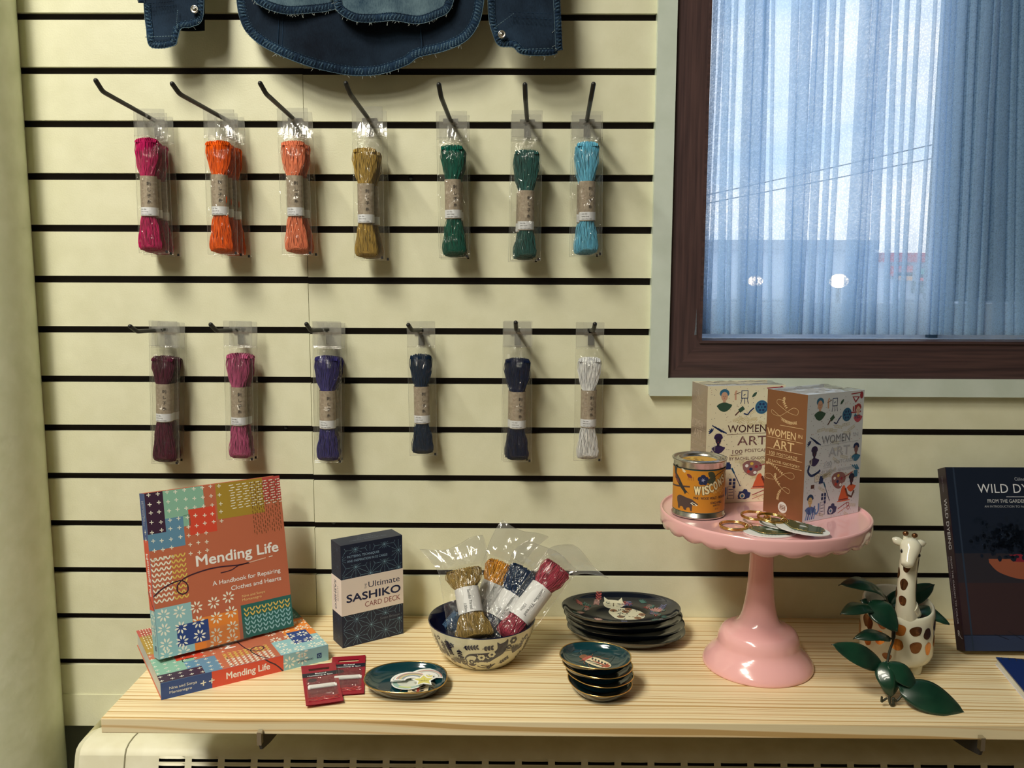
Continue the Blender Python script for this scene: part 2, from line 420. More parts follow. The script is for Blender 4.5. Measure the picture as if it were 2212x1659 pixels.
# blind hanging in the right half of the opening
MSHADE = noisy('blue_blind_fabric', (.02, .13, .30), (.04, .18, .36), nscale=12, rough=.9)
bl = MB(); bl.grid(lambda a, b: (.6565+a*.56, .060+.0015*sin(a*60), .497+b*1.25), 60, 4, MSHADE)
tag(bl.build('window_blind'), 'blue fabric blind behind the net curtain, right of the bright glass', 'blind')

# net curtain: one cloth gathered into narrow pleats
def curtain_mat():
    m = bpy.data.materials.new('net_curtain'); m.use_nodes = True; t = m.node_tree; t.nodes.clear(); L = t.links.new
    o = N(t, 'ShaderNodeOutputMaterial'); tr = N(t, 'ShaderNodeBsdfTransparent')
    tl = N(t, 'ShaderNodeBsdfTranslucent'); tl.inputs[0].default_value = (.70, .82, .95, 1)
    df = N(t, 'ShaderNodeBsdfDiffuse'); df.inputs[0].default_value = (.44, .68, .95, 1)
    ad = N(t, 'ShaderNodeMixShader'); ad.inputs[0].default_value = .62; L(df.outputs[0], ad.inputs[1]); L(tl.outputs[0], ad.inputs[2])
    tc = N(t, 'ShaderNodeTexCoord')
    v = N(t, 'ShaderNodeTexVoronoi', i_Scale=520.0); v.distance = 'EUCLIDEAN'
    mp = N(t, 'ShaderNodeMapping'); mp.inputs['Scale'].default_value = (1, .001, .75); L(tc.outputs['Object'], mp.inputs[0]); L(mp.outputs[0], v.inputs['Vector'])
    n = N(t, 'ShaderNodeTexNoise', i_Scale=24.0, i_Detail=6.0); m2 = N(t, 'ShaderNodeMapping'); m2.inputs['Scale'].default_value = (5, 1, .45)
    L(tc.outputs['Object'], m2.inputs[0]); L(m2.outputs[0], n.inputs['Vector'])
    r1 = N(t, 'ShaderNodeMapRange'); r1.inputs[1].default_value = .15; r1.inputs[2].default_value = .62; r1.inputs[3].default_value = .34; r1.inputs[4].default_value = .62
    L(v.outputs['Distance'], r1.inputs[0])
    mu = N(t, 'ShaderNodeMath', operation='MULTIPLY'); r2 = N(t, 'ShaderNodeMapRange'); r2.inputs[1].default_value = .3; r2.inputs[2].default_value = .7; r2.inputs[3].default_value = .9; r2.inputs[4].default_value = 1.12
    L(n.outputs['Fac'], r2.inputs[0]); sp_ = N(t, 'ShaderNodeSeparateXYZ'); L(tc.outputs['Object'], sp_.inputs[0]); r3 = N(t, 'ShaderNodeMapRange'); r3.inputs[1].default_value = .44; r3.inputs[2].default_value = .62; r3.inputs[3].default_value = .34; r3.inputs[4].default_value = 0; L(sp_.outputs['Z'], r3.inputs[0]); a3 = N(t, 'ShaderNodeMath', operation='ADD'); L(r1.outputs[0], a3.inputs[0]); L(r3.outputs[0], a3.inputs[1]); L(a3.outputs[0], mu.inputs[0]); L(r2.outputs[0], mu.inputs[1])  # denser toward the foot, putting the pale haze there into the cloth
    mx = N(t, 'ShaderNodeMixShader'); L(mu.outputs[0], mx.inputs[0]); L(tr.outputs[0], mx.inputs[1]); L(ad.outputs[0], mx.inputs[2]); L(mx.outputs[0], o.inputs[0])
    return m
MCURT = curtain_mat()
def curtain():
    rnd = random.Random(7)
    # folds: (x px at top, x px at y=700, width px)
    F = [(1548, 1522, 9), (1563, 1532, 7), (1572, 1556, 14), (1590, 1570, 8), (1622, 1600, 22), (1645, 1620, 26), (1656, 1640, 12), (1668, 1664, 6),
         (1715, 1700, 16), (1742, 1715, 26), (1768, 1728, 10), (1776, 1752, 18), (1800, 1775, 12), (1822, 1790, 9), (1872, 1832, 26), (1895, 1850, 13), (1902, 1865, 8),
         (1918, 1885, 20), (1935, 1918, 10), (1958, 1935, 7), (1984, 1948, 8), (2022, 1978, 7), (2040, 2008, 8), (2049, 2022, 16), (2062, 2036, 12),
         (2080, 2050, 20), (2102, 2075, 10), (2128, 2098, 22), (2150, 2120, 12), (2170, 2160, 24), (2190, 2185, 10), (2215, 2205, 22), (2240, 2230, 14), (2270, 2262, 20), (2300, 2300, 14)]
    zt, zb = 1.62, .4475
    x_ = lambda u, z: oy(u, 400, .012).x
    cols = []   # (x_top, x_bot, y)
    def at(u0, u1, dy):
        a = oy(u0, 0, .012); b = oy(u1, 700, .012); k = (a.x-b.x)/(a.z-b.z)
        cols.append((b.x, k, dy))
    at(1532, 1503, 0)
    for i, (a, b, wd) in enumerate(F):
        h = wd/2
        at(a-h, b-h, .000); at(a+h*.9, b+h*.9, .0015)
        at(a+h, b+h, .004); at(a-h*.9, b-h*.9, .0045)
        at(a-h, b-h, .0065); at(a+h, b+h, .0065)
    at(2600, 2590, 0)
    n = len(cols); nv = 60; sub = 3; vs = []
    zref = oy(1700, 700, .012).z
    for j in range(nv+1):
        z = zb+(zt-zb)*(j/nv)**1.3
        row = []
        for i, (xb, k, dy) in enumerate(cols):
            kk = k*(1-.35*(z-zref)); x = xb+kk*(z-zref)
            x += .0022*noise.noise(Vector((x*14, z*2.6, 3.1)))
            if i == 0: x -= .006*max(0, 1-(z-zb)/.12)**2
            y = .010+dy+.0035*sin(x*70+z*1.5)+.003*noise.noise(Vector((x*30, z*2, 0)))
            if i == 0 and z < zb+.15: y -= .024*(1-(z-zb)/.15)
            row.append(Vector((x, y, z)))
        for i in range(n-1):
            for q in range(sub): vs.append(row[i].lerp(row[i+1], q/sub))
        vs.append(row[-1])
    wv = (n-1)*sub+1
    m = MB(); m.add(vs, [(j*wv+i, j*wv+i+1, (j+1)*wv+i+1, (j+1)*wv+i) for j in range(nv) for i in range(wv-1)], MCURT, True)
    return m.build('net_curtain')
tag(curtain(), 'pale blue net curtain gathered in narrow pleats inside the brown window frame', 'curtain')

# ---------------------------------------------------------------- outside the window
def py(u, v, y): p = oy(u, v, y); return p.x, p.z
g = MB(); g.box((-40, .5, -2.6), (60, 90, -2.5), flat((.75, .79, .86), .9, raw=True, name='snowy_street')); struct(g.build('ground'))
MF1 = flat((.46, .55, .68), .8, raw=True, name='haze_tinted_building_wall'); MF2 = flat((.45, .06, .07), .6, raw=True, name='red_fascia')  # haze from the curtain is put into the building wall colour
def house(name, u0, u1, vtop, y, label, fascia=False, lit=()):
    x0, z1 = py(u0, vtop, y); x1, _ = py(u1, vtop, y)
    th = thing(name, label, 'building', ((x0+x1)/2, y, -2.5)); cx = (x0+x1)/2
    b = MB(); b.box((x0-cx, 0, 0), (x1-cx, 6, z1+2.5), MF1); b.build('facade', th)
    rf = MB(); rf.box((x0-cx, -.25, z1+2.5), (x1-cx, 6.2, z1+2.72), MF2 if fascia else flat((.30, .36, .45), .8, raw=True)); rf.build('roof_edge', th)
    k = 0; xx = x0+.5
    while xx < x1-1.0 and k < 12:
        f = MB(); f.box((xx-cx, -.06, .9), (xx-cx+1.1, .02, 2.4), flat((.10, .15, .22), .2, raw=True)); f.build('shop_window', th); xx += 1.7; k += 1
    return th, cx
house('garage_building', 1000, 1890, 537, 20, 'low grey garage seen far off through the net curtain')
th, cx = house('shop_building', 1897, 2700, 566, 20, 'low shop with a red roof edge seen through the curtain', True)
for (u, v, cc, k) in ((1948, 585, (.6, .1, .08), .25), (1952, 597, (.7, .35, .1), .2), (2004, 590, (.1, .35, .3), .22), (2006, 604, (.65, .12, .1), .25), (2000, 620, (.08, .12, .12), .3)):
    x, z = py(u, v, 19.9); s_ = MB(); s_.box((x-cx-k, -.12, z+2.5-k/2), (x-cx+k, -.02, z+2.5+k/2), flat(cc, .5, raw=True)); s_.build('painted_sign', th)
def emis(c, e):
    m = bpy.data.materials.new('reflection_glow'); m.use_nodes = True; b = m.node_tree.nodes['Principled BSDF']; b.inputs['Emission Color'].default_value = (*c, 1); b.inputs['Emission Strength'].default_value = e; b.inputs['Base Color'].default_value = (*c, 1); return m
for (u, v, r_, e, lab) in ((1632, 607, .115, 22, 'small warm glow added for a lamp reflected in the window, the dimmer left one'), (1812, 607, .15, 14, 'bright warm glow added for a lamp reflected in the window, the larger right one')):
    x, z = py(u, v, 14); th = thing('lamp_reflection', lab, 'lamp', (x, 14, -2.5), group='lamp reflections in the window')  # glowing globe and pole added for indoor lamps reflected in the glass
    p = MB(); p.tube([(0, 0, 0), (0, 0, z+2.5-r_*.8)], .045, MDARKSTEEL, 8); p.build('added_pole', th)
    p = MB(); p.ball((0, 0, z+2.5), r_, emis((1, .78, .5), e), 10, (1.1, 1, .8)); p.build('reflection_globe', th)
for (a, b) in (((500, 626), (3100, 45)), ((500, 620), (3100, 100))):
    P = [oy(a[0]+(b[0]-a[0])*i/10, a[1]+(b[1]-a[1])*i/10+26*sin(PI*i/10), 16) for i in range(11)]
    m = MB(); m.tube(P, .012, MDARKSTEEL, 5); tag(m.build('power_line'), 'thin %s power line crossing the sky outside' % ('upper' if b[1] == 45 else 'lower'), 'cable', 'power lines outside')

# ---------------------------------------------------------------- shelf, brackets, heater
SX0 = -.5086; SD = -.3269
m = MB(); m.box((SX0, SD, -.01905), (1.35, -.0005, 0), MPINE)
tag(m.build('wooden_shelf', bevel=.0012), 'light pine board shelf with fine straight grain fixed to the slatwall', 'shelf')
for bxp, lab in ((-.3125, 'dark steel bracket under the left part of the pine shelf'), (.5575, 'dark steel bracket under the right part of the pine shelf')):
    th = thing('shelf_bracket', lab, 'bracket', (bxp, 0, 0), group='steel brackets under the shelf')
    a = MB(); a.prism([(0.005, -.0195), (-.3325, -.0195), (-.336, -.024), (-.331, -.036), (-.30, -.045), (-.03, -.10), (.005, -.10)], 'x', -.0016, .0016, MDARKSTEEL); a.build('arm', th)
    a = MB(); a.prism([(-.3285, -.028), (-.3365, -.028), (-.3365, -.0115), (-.3285, -.0115)], 'x', -.003, .0022, MSTEEL); a.build('lip', th)

HX0 = -.662; HX1 = 1.02
prof = [(-.002, -.202), (-.010, -.184), (-.035, -.1755), (-.066, -.1725), (-.082, -.1735), (-.092, -.1775), (-.0965, -.185), (-.1140, -.242), (-.130, -.31), (-.135, -.62)]
ht = thing('radiator_cover', 'cream metal heater cover with rows of louvre slots below the shelf', 'heater', (0, 0, -.76))
def hz(p): return (p[0], p[1]+.76)
h = MB()
def hp(u):    # profile by arc parameter
    L = [0]
    for a, b in zip(prof, prof[1:]): L.append(L[-1]+math.dist(a, b))
    u *= L[-1]
    for i in range(len(prof)-1):
        if u <= L[i+1]+1e-9:
            f = (u-L[i])/(L[i+1]-L[i]); return (prof[i][0]+(prof[i+1][0]-prof[i][0])*f, prof[i][1]+(prof[i+1][1]-prof[i][1])*f)
# smooth roll over the top and down to the louvres
pl = []
for i in range(7):
    pl.append(prof[i])
h.add([(x, p[0], p[1]+.76) for p in pl for x in (HX0, HX1)], [(2*i, 2*i+1, 2*i+3, 2*i+2) for i in range(len(pl)-1)], MHEAT, True)
# left end cap, slightly slanted outwards
endp = [(-.10, .0)]
cap_top = [(p[0], p[1]+.76) for p in prof]
h.add([(HX0, p[0], p[1]) for p in cap_top]+[(HX0-.012, p[0]*.9, p[1]-.006) for p in cap_top]+[(HX0-.030, .02, .14), ], [(i, i+1, len(cap_top)+i+1, len(cap_top)+i) for i in range(len(cap_top)-1)], MHEAT, True)
n_ = len(cap_top); h.add([(HX0-.012, p[0]*.9, p[1]-.006) for p in cap_top]+[(HX0-.014, .03, p[1]-.006) for p in cap_top], [(i, i+1, n_+i+1, n_+i) for i in range(n_-1)], MHEAT)
# front face with slots: direction down the face
A0 = Vector((0, -.0965, -.185)); B0 = Vector((0, -.1140, -.242)); dn = (B0-A0).normalized(); nr = Vector((0, dn.z, -dn.y)); nr = nr if nr.y < 0 else -nr
def fp(x, s, o=0.0): p = A0+dn*s+nr*o; return (x, p.y, p.z+.76)
rows = [.0030, .0130, .0230, .0330, .0430]
xs0 = oy(339, 1641, -.105).x; pitch = .0497; sw = .0395; cnt = 26; gh = .0050
# between rows: strips; along each row: bars between slots
ss = [0]+[v for r_ in rows for v in (r_, r_+gh)]+[.062]
for k in range(0, len(ss), 2): h.add([fp(HX0, ss[k]), fp(HX1, ss[k]), fp(HX1, ss[k+1]), fp(HX0, ss[k+1])], [(0, 1, 2, 3)], MHEAT)
for r_ in rows:
    e = [HX0]+[v for i in range(cnt) for v in (xs0+i*pitch, xs0+i*pitch+sw)]+[HX1]
    for k in range(0, len(e), 2): h.add([fp(e[k], r_), fp(e[k+1], r_), fp(e[k+1], r_+gh), fp(e[k], r_+gh)], [(0, 1, 2, 3)], MHEAT)
    for i in range(cnt):   # pressed lip above every slot
        xa = xs0+i*pitch; q = []
        for j in range(9):
            f = j/8; b = .0016*min(1, sin(PI*f)*2.2)
            q += [fp(xa+sw*f, r_-.0028, 0), fp(xa+sw*f, r_-.0008, b*.7), fp(xa+sw*f, r_+.0004, b)]
        h.add(q, [(3*j+o, 3*j+3+o, 3*j+4+o, 3*j+1+o) for j in range(8) for o in (0, 1)], MHEAT, True)
h.add([(HX0, -.1142, .76-.2425), (HX1, -.1142, .76-.2425), (HX1, -.135, .1), (HX0, -.135, .1)], [(0, 1, 2, 3)], MHEAT)
h.build('casing', ht)
h = MB(); h.box((HX0+.01, -.09, .1), (HX1, -.085, .565), flat((.01, .01, .012), .9, raw=True)); h.build('slot_shade_sheet', ht)  # near-black sheet standing in for the shade inside the casing
h = MB(); sx_ = oy(272, 1585, -.09).x
h.tube([(sx_, p[0]-.0004, p[1]+.76+.0002) for p in prof[2:9]], .0011, flat((140, 132, 100), .5), 5); h.build('seam', ht)
# ================================================================ DENIM SHIRT hanging above
def denim(name, c1, c2, k=1.0):
    m, t, b = pbsdf(name); L = t.links.new
    tc = N(t, 'ShaderNodeTexCoord'); n1 = N(t, 'ShaderNodeTexNoise', i_Scale=14.0, i_Detail=6.0, i_Roughness=.6)
    mp = N(t, 'ShaderNodeMapping'); mp.inputs['Scale'].default_value = (1500, 1500, 260); n2 = N(t, 'ShaderNodeTexNoise', i_Scale=1.0, i_Detail=2.0)
    L(tc.outputs['Object'], n1.inputs['Vector']); L(tc.outputs['Object'], mp.inputs[0]); L(mp.outputs[0], n2.inputs['Vector'])
    ad = N(t, 'ShaderNodeMath', operation='MULTIPLY_ADD'); ad.inputs[1].default_value = .35; L(n2.outputs['Fac'], ad.inputs[0]); L(n1.outputs['Fac'], ad.inputs[2])
    cr = N(t, 'ShaderNodeValToRGB'); e = cr.color_ramp.elements; e[0].position = .5; e[0].color = (*ob(c1), 1); e[1].position = .92; e[1].color = (*ob(c2), 1)
    L(ad.outputs[0], cr.inputs['Fac']); L(cr.outputs[0], b.inputs['Base Color']); b.inputs['Roughness'].default_value = .9; b.inputs['Specular IOR Level'].default_value = .15
    bp = N(t, 'ShaderNodeBump', i_Strength=.3, i_Distance=.0006); L(n2.outputs['Fac'], bp.inputs['Height']); L(bp.outputs[0], b.inputs['Normal'])
    return m
MD1 = denim('denim_cloth', (10, 18, 26), (32, 46, 58)); MD2 = denim('denim_inside', (8, 14, 22), (24, 36, 46)); MDL = denim('worn_denim', (32, 50, 60), (96, 114, 114))
MDH = denim('denim_hem', (8, 16, 26), (30, 50, 66)); MHL = denim('hem_ridge', (26, 44, 56), (72, 92, 98)); MFR = flat((165, 170, 155), .9, spec=.1, name='frayed_thread')
def interp(P, u):
    for a, b in zip(P, P[1:]):
        if u <= b[0]:
            f = (u-a[0])/(b[0]-a[0]); return a[1]+(b[1]-a[1])*f
    return P[-1][1]
def smooth_curve(P, n=8):
    out = []
    for i in range(len(P)-1):
        p0, p1, p2, p3 = P[max(i-1, 0)], P[i], P[i+1], P[min(i+2, len(P)-1)]
        for k in range(n):
            t = k/n; out.append(tuple(.5*((2*p1[j])+(-p0[j]+p2[j])*t+(2*p0[j]-5*p1[j]+4*p2[j]-p3[j])*t*t+(-p0[j]+3*p1[j]-3*p2[j]+p3[j])*t**3) for j in range(len(p1))))
    out.append(tuple(P[-1])); return out
shirt = thing('denim_shirt', 'faded blue denim shirt with frayed hem hanging at the top of the slatwall', 'shirt', (-.2, 0, .84))
inv = Matrix.Translation((.2, 0, -.84))
def cloth(name, edge, y0, mat, hemw, top=-640, wob=.006, seed=0, fray=0, tails=True, hem_mat=None):
    """edge: bottom outline in pixels seen; built on its own plane y0 with folds and thickness"""
    E = smooth_curve(edge, 10); rnd = random.Random(seed)
    n = len(E)-1; nv = 34
    def yy(x, z): return y0+wob*noise.noise(Vector((x*11+seed, z*4, seed)))+wob*.5*sin(x*28+seed)
    def P(i, j):
        u, v = E[i]; vv = v+(top-v)*j/nv; uu = u+(E[0][0] if False else 0)
        p = oy(uu, vv, y0); return Vector((p.x, yy(p.x, p.z), p.z))
    m = MB()
    m.add([P(i, j) for j in range(nv+1) for i in range(n+1)], [(j*(n+1)+i, j*(n+1)+i+1, (j+1)*(n+1)+i+1, (j+1)*(n+1)+i) for j in range(nv) for i in range(n)], mat, True)
    m.xf(inv); o = m.build(name, shirt); so = o.modifiers.new('thickness', 'SOLIDIFY'); so.thickness = .0016; so.offset = 0
    # rolled hem following the outline
    h = MB(); hm = hem_mat or MDH; px = 1/1400; pts = []
    base = [P(i, 0) for i in range(n+1)]
    L = [0]
    for a, b in zip(base, base[1:]): L.append(L[-1]+(b-a).length)
    N_ = max(8, int(L[-1]/.0009))
    q = []
    for k in range(N_+1):
        s_ = L[-1]*k/N_; i = min(n-1, max(0, next((i for i in range(n) if L[i+1] >= s_), n-1))); f = (s_-L[i])/max(1e-9, L[i+1]-L[i]); q.append(base[i].lerp(base[i+1], f))
    rows = 6; vs = []
    for k, p in enumerate(q):
        d = (q[min(k+1, N_)]-q[max(k-1, 0)]).normalized(); nrm = Vector((-d.z, 0, d.x)); nrm = nrm if nrm.z > 0 or abs(nrm.z) < .2 and nrm.x*(1 if k < N_/2 else -1) > 0 else -nrm
        if nrm.z < 0: nrm = -nrm
        rip = .0007*sin(k*1.15)+.0004*rnd.uniform(-1, 1)
        for r_ in range(rows+1):
            a = PI*r_/rows; off = hemw*(r_/rows)
            vs.append(p+nrm*(off-.0005)+Vector((0, -(.0014+.0018*sin(a))-rip*sin(a), 0)))
    dark = []; light = []
    for k in range(N_):
        for r_ in range(rows):
            ph = (k*L[-1]/N_ - r_*.0011 + .0009*noise.noise(Vector((k*.13, r_*.2, seed)))) / .0046 % 1.0
            (light if (ph < .34 and 0 < r_ < rows-1 and noise.noise(Vector((k*.09, seed, 7))) > -.15) else dark).append((k*(rows+1)+r_, (k+1)*(rows+1)+r_, (k+1)*(rows+1)+r_+1, k*(rows+1)+r_+1))
    h.add(vs, dark, hm, True); h.add([(v[0], v[1]-.0003, v[2]) for v in vs], light, MHL, True)
    top = [vs[k*(rows+1)+rows]+Vector((0, -.0012, 0)) for k in range(N_+1)]
    for k in range(0, N_-3, 3): h.tube([top[k], top[k+2]], .0004, MHL if k % 2 else hm, 4)
    edge = [vs[k*(rows+1)]+Vector((0, -.0004, .0002*sin(k*1.3))) for k in range(N_+1)]; h.tube(edge, .0005, MDL, 4)
    for _ in range(fray):
        k = rnd.randrange(N_); a = vs[k*(rows+1)]; d = Vector((rnd.uniform(-1, 1), rnd.uniform(-.6, .2), rnd.uniform(-1.2, .3)))*rnd.uniform(.002, .006)
        h.tube([a, a+d*.5+Vector((rnd.uniform(-1, 1)*.001, 0, 0)), a+d], .00022, MFR, 3)
    h.xf(inv); h.build('hem', o)
    return o, vs
cloth('back_panel', [(508, -60), (511, 0), (517, 35), (532, 68), (565, 98), (610, 122), (660, 142), (710, 155), (765, 162), (825, 158), (880, 140), (905, 124), (960, 112), (1005, 92), (1030, 62), (1043, 20), (1050, -60)], -.042, MD2, .0125, fray=70, seed=1)
lf, _ = cloth('left_front', [(533, -40), (552, 2), (572, 18), (600, 29), (630, 33), (672, 28), (712, 21), (732, 10), (741, -10)], -.052, MDL, .011, fray=60, seed=2)
rf_, _ = cloth('right_front', [(722, -30), (724, 12), (738, 32), (770, 48), (815, 50), (850, 47), (905, 53), (945, 40), (972, 22), (988, -30)], -.055, MDL, .011, fray=80, seed=3)
for u, s0, s1 in ((603, 30, 108), (908, 54, 110)):       # side seams inside the back panel
    m = MB(); P = [oy(u+(-3 if u < 700 else 4)*(i/8), s0+(s1-s0)*i/8, -.047) for i in range(9)]
    m.tube(P, .0006, MDH, 4); m.tube([p+Vector((.006, 0, 0)) for p in P], .0005, MDH, 4) if u < 700 else None; m.xf(inv); m.build('seam', shirt)
def cuff(edge, snap, y0, seed, stripes):
    o, _ = cloth('cuff', edge, y0, MD1, .009, fray=30, seed=seed, wob=.004)
    for (a, b, off) in stripes:
        m = MB(); P = [oy(a[0]+(b[0]-a[0])*i/10, a[1]+(b[1]-a[1])*i/10, y0-.006) for i in range(11)]
        for k in range(10): m.tube([P[k], P[k].lerp(P[k+1], .6)], .0006, MDL if off else MDH, 4)
        m.xf(inv); m.build('stitch_line', o)
    p = oy(*snap, y0-.0075); s_ = MB()
    s_.lathe([(0, .0018), (.0022, .0016), (.0024, .0006), (.0036, .0006), (.0044, .0014), (.0052, .0010), (.0055, 0)], MSTEEL, 24)
    s_.xf(inv @ Matrix.Translation(p) @ Matrix.Rotation(PI/2, 4, 'X')); s_.build('snap_button', shirt, 'round metal snap button')
cuff([(309, -40), (312, 25), (316, 60), (322, 97), (345, 104), (378, 98), (384, 84), (392, 62), (415, 58), (438, 40), (441, -40)], (420, 20), -.060, 11,
     [((314, 80), (375, 78), 1), ((318, 8), (378, 2), 0), ((316, 16), (378, 12), 0), ((381, 60), (384, 20), 1)])
cuff([(1054, -40), (1056, 35), (1064, 70), (1078, 98), (1108, 102), (1125, 116), (1160, 120), (1200, 116), (1201, 98), (1198, 30), (1194, -40)], (1084, 74), -.060, 12,
     [((1116, 108), (1198, 104), 1), ((1100, 26), (1196, 30), 0), ((1100, 36), (1196, 42), 0), ((1068, 60), (1112, 28), 1)])
m = MB(); m.grid(lambda a, b: inv @ (oy(380+62*a, 66+ -90*b, -.050)+Vector((0, .004*sin(a*3), 0))), 6, 4, MD2); m.build('cuff_lining', shirt)

# ================================================================ HOOKS
HOOKS = [((343, 265), (222, 198), (207, 174)), ((500, 265), (388, 203), (372, 181)), ((640, 262), (575, 203), (562, 180)), ((800, 262), (757, 204), (747, 180)),
         ((974, 263), (953, 210), (948, 183)), ((1139, 265), (1135, 212), (1134, 183)), ((1267, 264), (1276, 215), (1282, 182)),
         ((365, 712), (296, 716), (281, 705)), ((522, 712), (468, 715), (455, 701)), ((712, 712), (671, 714), (662, 700)), ((911, 714), (889, 713), (882, 702)), ((1118, 714), (1115, 711), (1114, 697)), ((1276, 714), (1283, 711), (1285, 700))]
LABH = ['leftmost hook of the upper row, holding magenta thread', 'second hook of the upper row, holding orange thread', 'third hook of the upper row, holding peach thread', 'fourth hook of the upper row, holding mustard thread', 'fifth hook of the upper row, holding dark green thread', 'sixth hook of the upper row, holding grey green thread', 'rightmost hook of the upper row, holding light blue thread',
        'leftmost hook of the lower row, holding maroon thread', 'second hook of the lower row, holding pink thread', 'third hook of the lower row, holding purple thread', 'fourth hook of the lower row, holding teal navy thread', 'fifth hook of the lower row, holding navy thread', 'rightmost hook of the lower row, holding white thread']
hook_line = []
for i, (a, b, c_) in enumerate(HOOKS):
    Y = -.172 if i < 7 else -.098
    A = oy(*a, .004); B = oy(*b, Y); T = oy(*c_, Y-.016)
    hook_line.append((A, B))
    th = thing('display_hook', 'black wire '+LABH[i], 'hook', A, group='black slatwall hooks')
    m = MB(); B_ = B-A; T_ = T-A; P = [Vector((0, 0, 0)), B_*.5, B_*.96, B_*.99+(T_-B_)*.06, B_+(T_-B_)*.2, B_+(T_-B_)*.6, T_]
    m.tube(P, .0031, MBLACK, 10); m.ball(T_, .0031, MBLACK, 5); m.build('prong', th)
    m = MB(); m.box((-.011, -.0072, -.0055), (.011, -.0042, .0035), MBLACK); m.box((-.0045, -.0072, -.022), (.0045, -.0042, .0), MBLACK); m.box((-.011, -.0042, -.0045), (.011, .006, .0005), MBLACK); m.build('back_plate', th, bevel=.0006)

# ================================================================ SASHIKO THREAD PACKETS
def thread_mat(c, k=.80):
    a = ob(c, k*.62); b = ob(c, k*1.15)
    return noisy('cotton_thread', a, b, scale=(9, 9, 1.2), nscale=45, rough=.85, spec=.15, lo=.3, hi=.62, bump=.3, bscale=900, bdist=.0003)
def skein_mesh(mat, seed, H=.184, wt=.037, wm=.019, wb=.038, b0=.27, b1=.60, top='fold', T=.018, lanes=34):
    rnd = random.Random(seed); m = MB()
    def Wd(t):
        if t < b0: f = t/b0; w_ = wm+(wb-wm)*(1-f)**.72; return w_*(1 if t > .05 else .90+.10*(1-(1-t/.05)**2))
        if t > b1:
            f = (t-b1)/(1-b1); w_ = wm+(wt-wm)*sin(PI/2*min(1, f/.72)); return w_*(1 if f < .88 else 1-.16*((f-.88)/.12)**2)
        return wm
    def Td(t):
        e = min(t/.10, (1-t)/.06, 1); e = max(e, 0); return T*(.55+.45*(wm/Wd(t)))*(e*(2-e))**.5
    sway = rnd.uniform(-.0015, .0015)
    def cen(t): return sway*sin(PI*t)
    # core with ripples
    def core(a, b):
        t = .012+.976*b; th = 2*PI*a; e = min(1, (min(t, 1-t)/.05))**.5
        rip = 1-.03*abs(sin(th*17+3*sin(t*5)))
        return Vector((cen(t)+Wd(t)/2*cos(th)*rip*(.82+.10*e), Td(t)/2*sin(th)*rip*.88, H*t))
    m.grid(core, 72, 40, mat, True, True)
    nz_ = lambda q, s: noise.noise(Vector((q, s, seed*1.7)))
    for l in range(lanes):
        s = -1+2*(l+.5)/lanes; s += rnd.uniform(-.02, .02); P = []; tc = .075
        if s < 0:      # strand pair joined by a U at the bottom
            a = abs(s)
            up = []
            for sgn in (-1, 1):
                q = []
                for k in range(1, 30):
                    t = tc+(1-tc)*k/29; lim = t
                    x = sgn*a*Wd(t)/2+.0011*nz_(t*7, a*9*sgn)+.0006*sin(t*40+l); y = -Td(t)/2*math.sqrt(max(.02, 1-a*a))-.0003+.0004*nz_(t*20, a*5)
                    if top == 'fold' and t > .97: y *= max(.05, (1-t)/.03)
                    z = H*t-(.0025*a*a if t > .9 else 0)+.0015*nz_(a*8*sgn, 2) * (t > .9)
                    q.append(Vector((cen(t)+x, y, z)))
                up.append(q)
            arc = []
            for k in range(11):
                ph = PI*k/10; x = -a*Wd(tc)/2*(abs(cos(ph))**.62)*(1 if cos(ph) > 0 else -1); z = H*tc*(1-(.10+.90*a)*sin(ph)**.62) ; e = sin(ph)*a
                arc.append(Vector((cen(tc)+x+.0005*nz_(k, a*6), -Td(tc)/2*math.sqrt(max(.02, 1-a*a))*(1-.85*e**3)-.0003, z)))
            m.tube(up[0][::-1]+arc+up[1], .00058, mat, 4, cap=False)
    for l in range(lanes//2):   # vertical strands filling the middle
        s = rnd.uniform(-.9, .9); P = []
        for k in range(26):
            t = .03+.965*k/25; P.append(Vector((cen(t)+s*Wd(t)/2*.94+.0014*nz_(t*6, s*20), -Td(t)/2*math.sqrt(max(.02, 1-s*s))*1.01-.0001, H*t-(.001 if t > .9 else 0))))
        if rnd.random() < .55: m.tube(P[9:], .00055, mat, 4, cap=False)
        else: m.tube(P[:14] if rnd.random() < .3 else P[11:], .00055, mat, 4, cap=False)
    # loops turning over the top edge
    for l in range(26):
        s = -1+2*(l+.5)/26; x = s*Wd(.985)/2*.97; z0 = H*.955; r = Td(.93)/2*1.0
        m.tube([Vector((cen(1)+x+.0006*sin(l*3), -r*cos(PI*k/6), z0+(H*.045-.003*abs(s)**3+.0018*nz_(l, 1))*sin(PI*k/6))) for k in range(7)], .00062, mat, 4, cap=False)
    return m
MKRAFT = noisy('kraft_paper', ob((132, 116, 92)), ob((150, 134, 108)), nscale=30, rough=.7)
MSTK = flat((208, 204, 192), .5, name='white_sticker')
INK = (38, 34, 34)
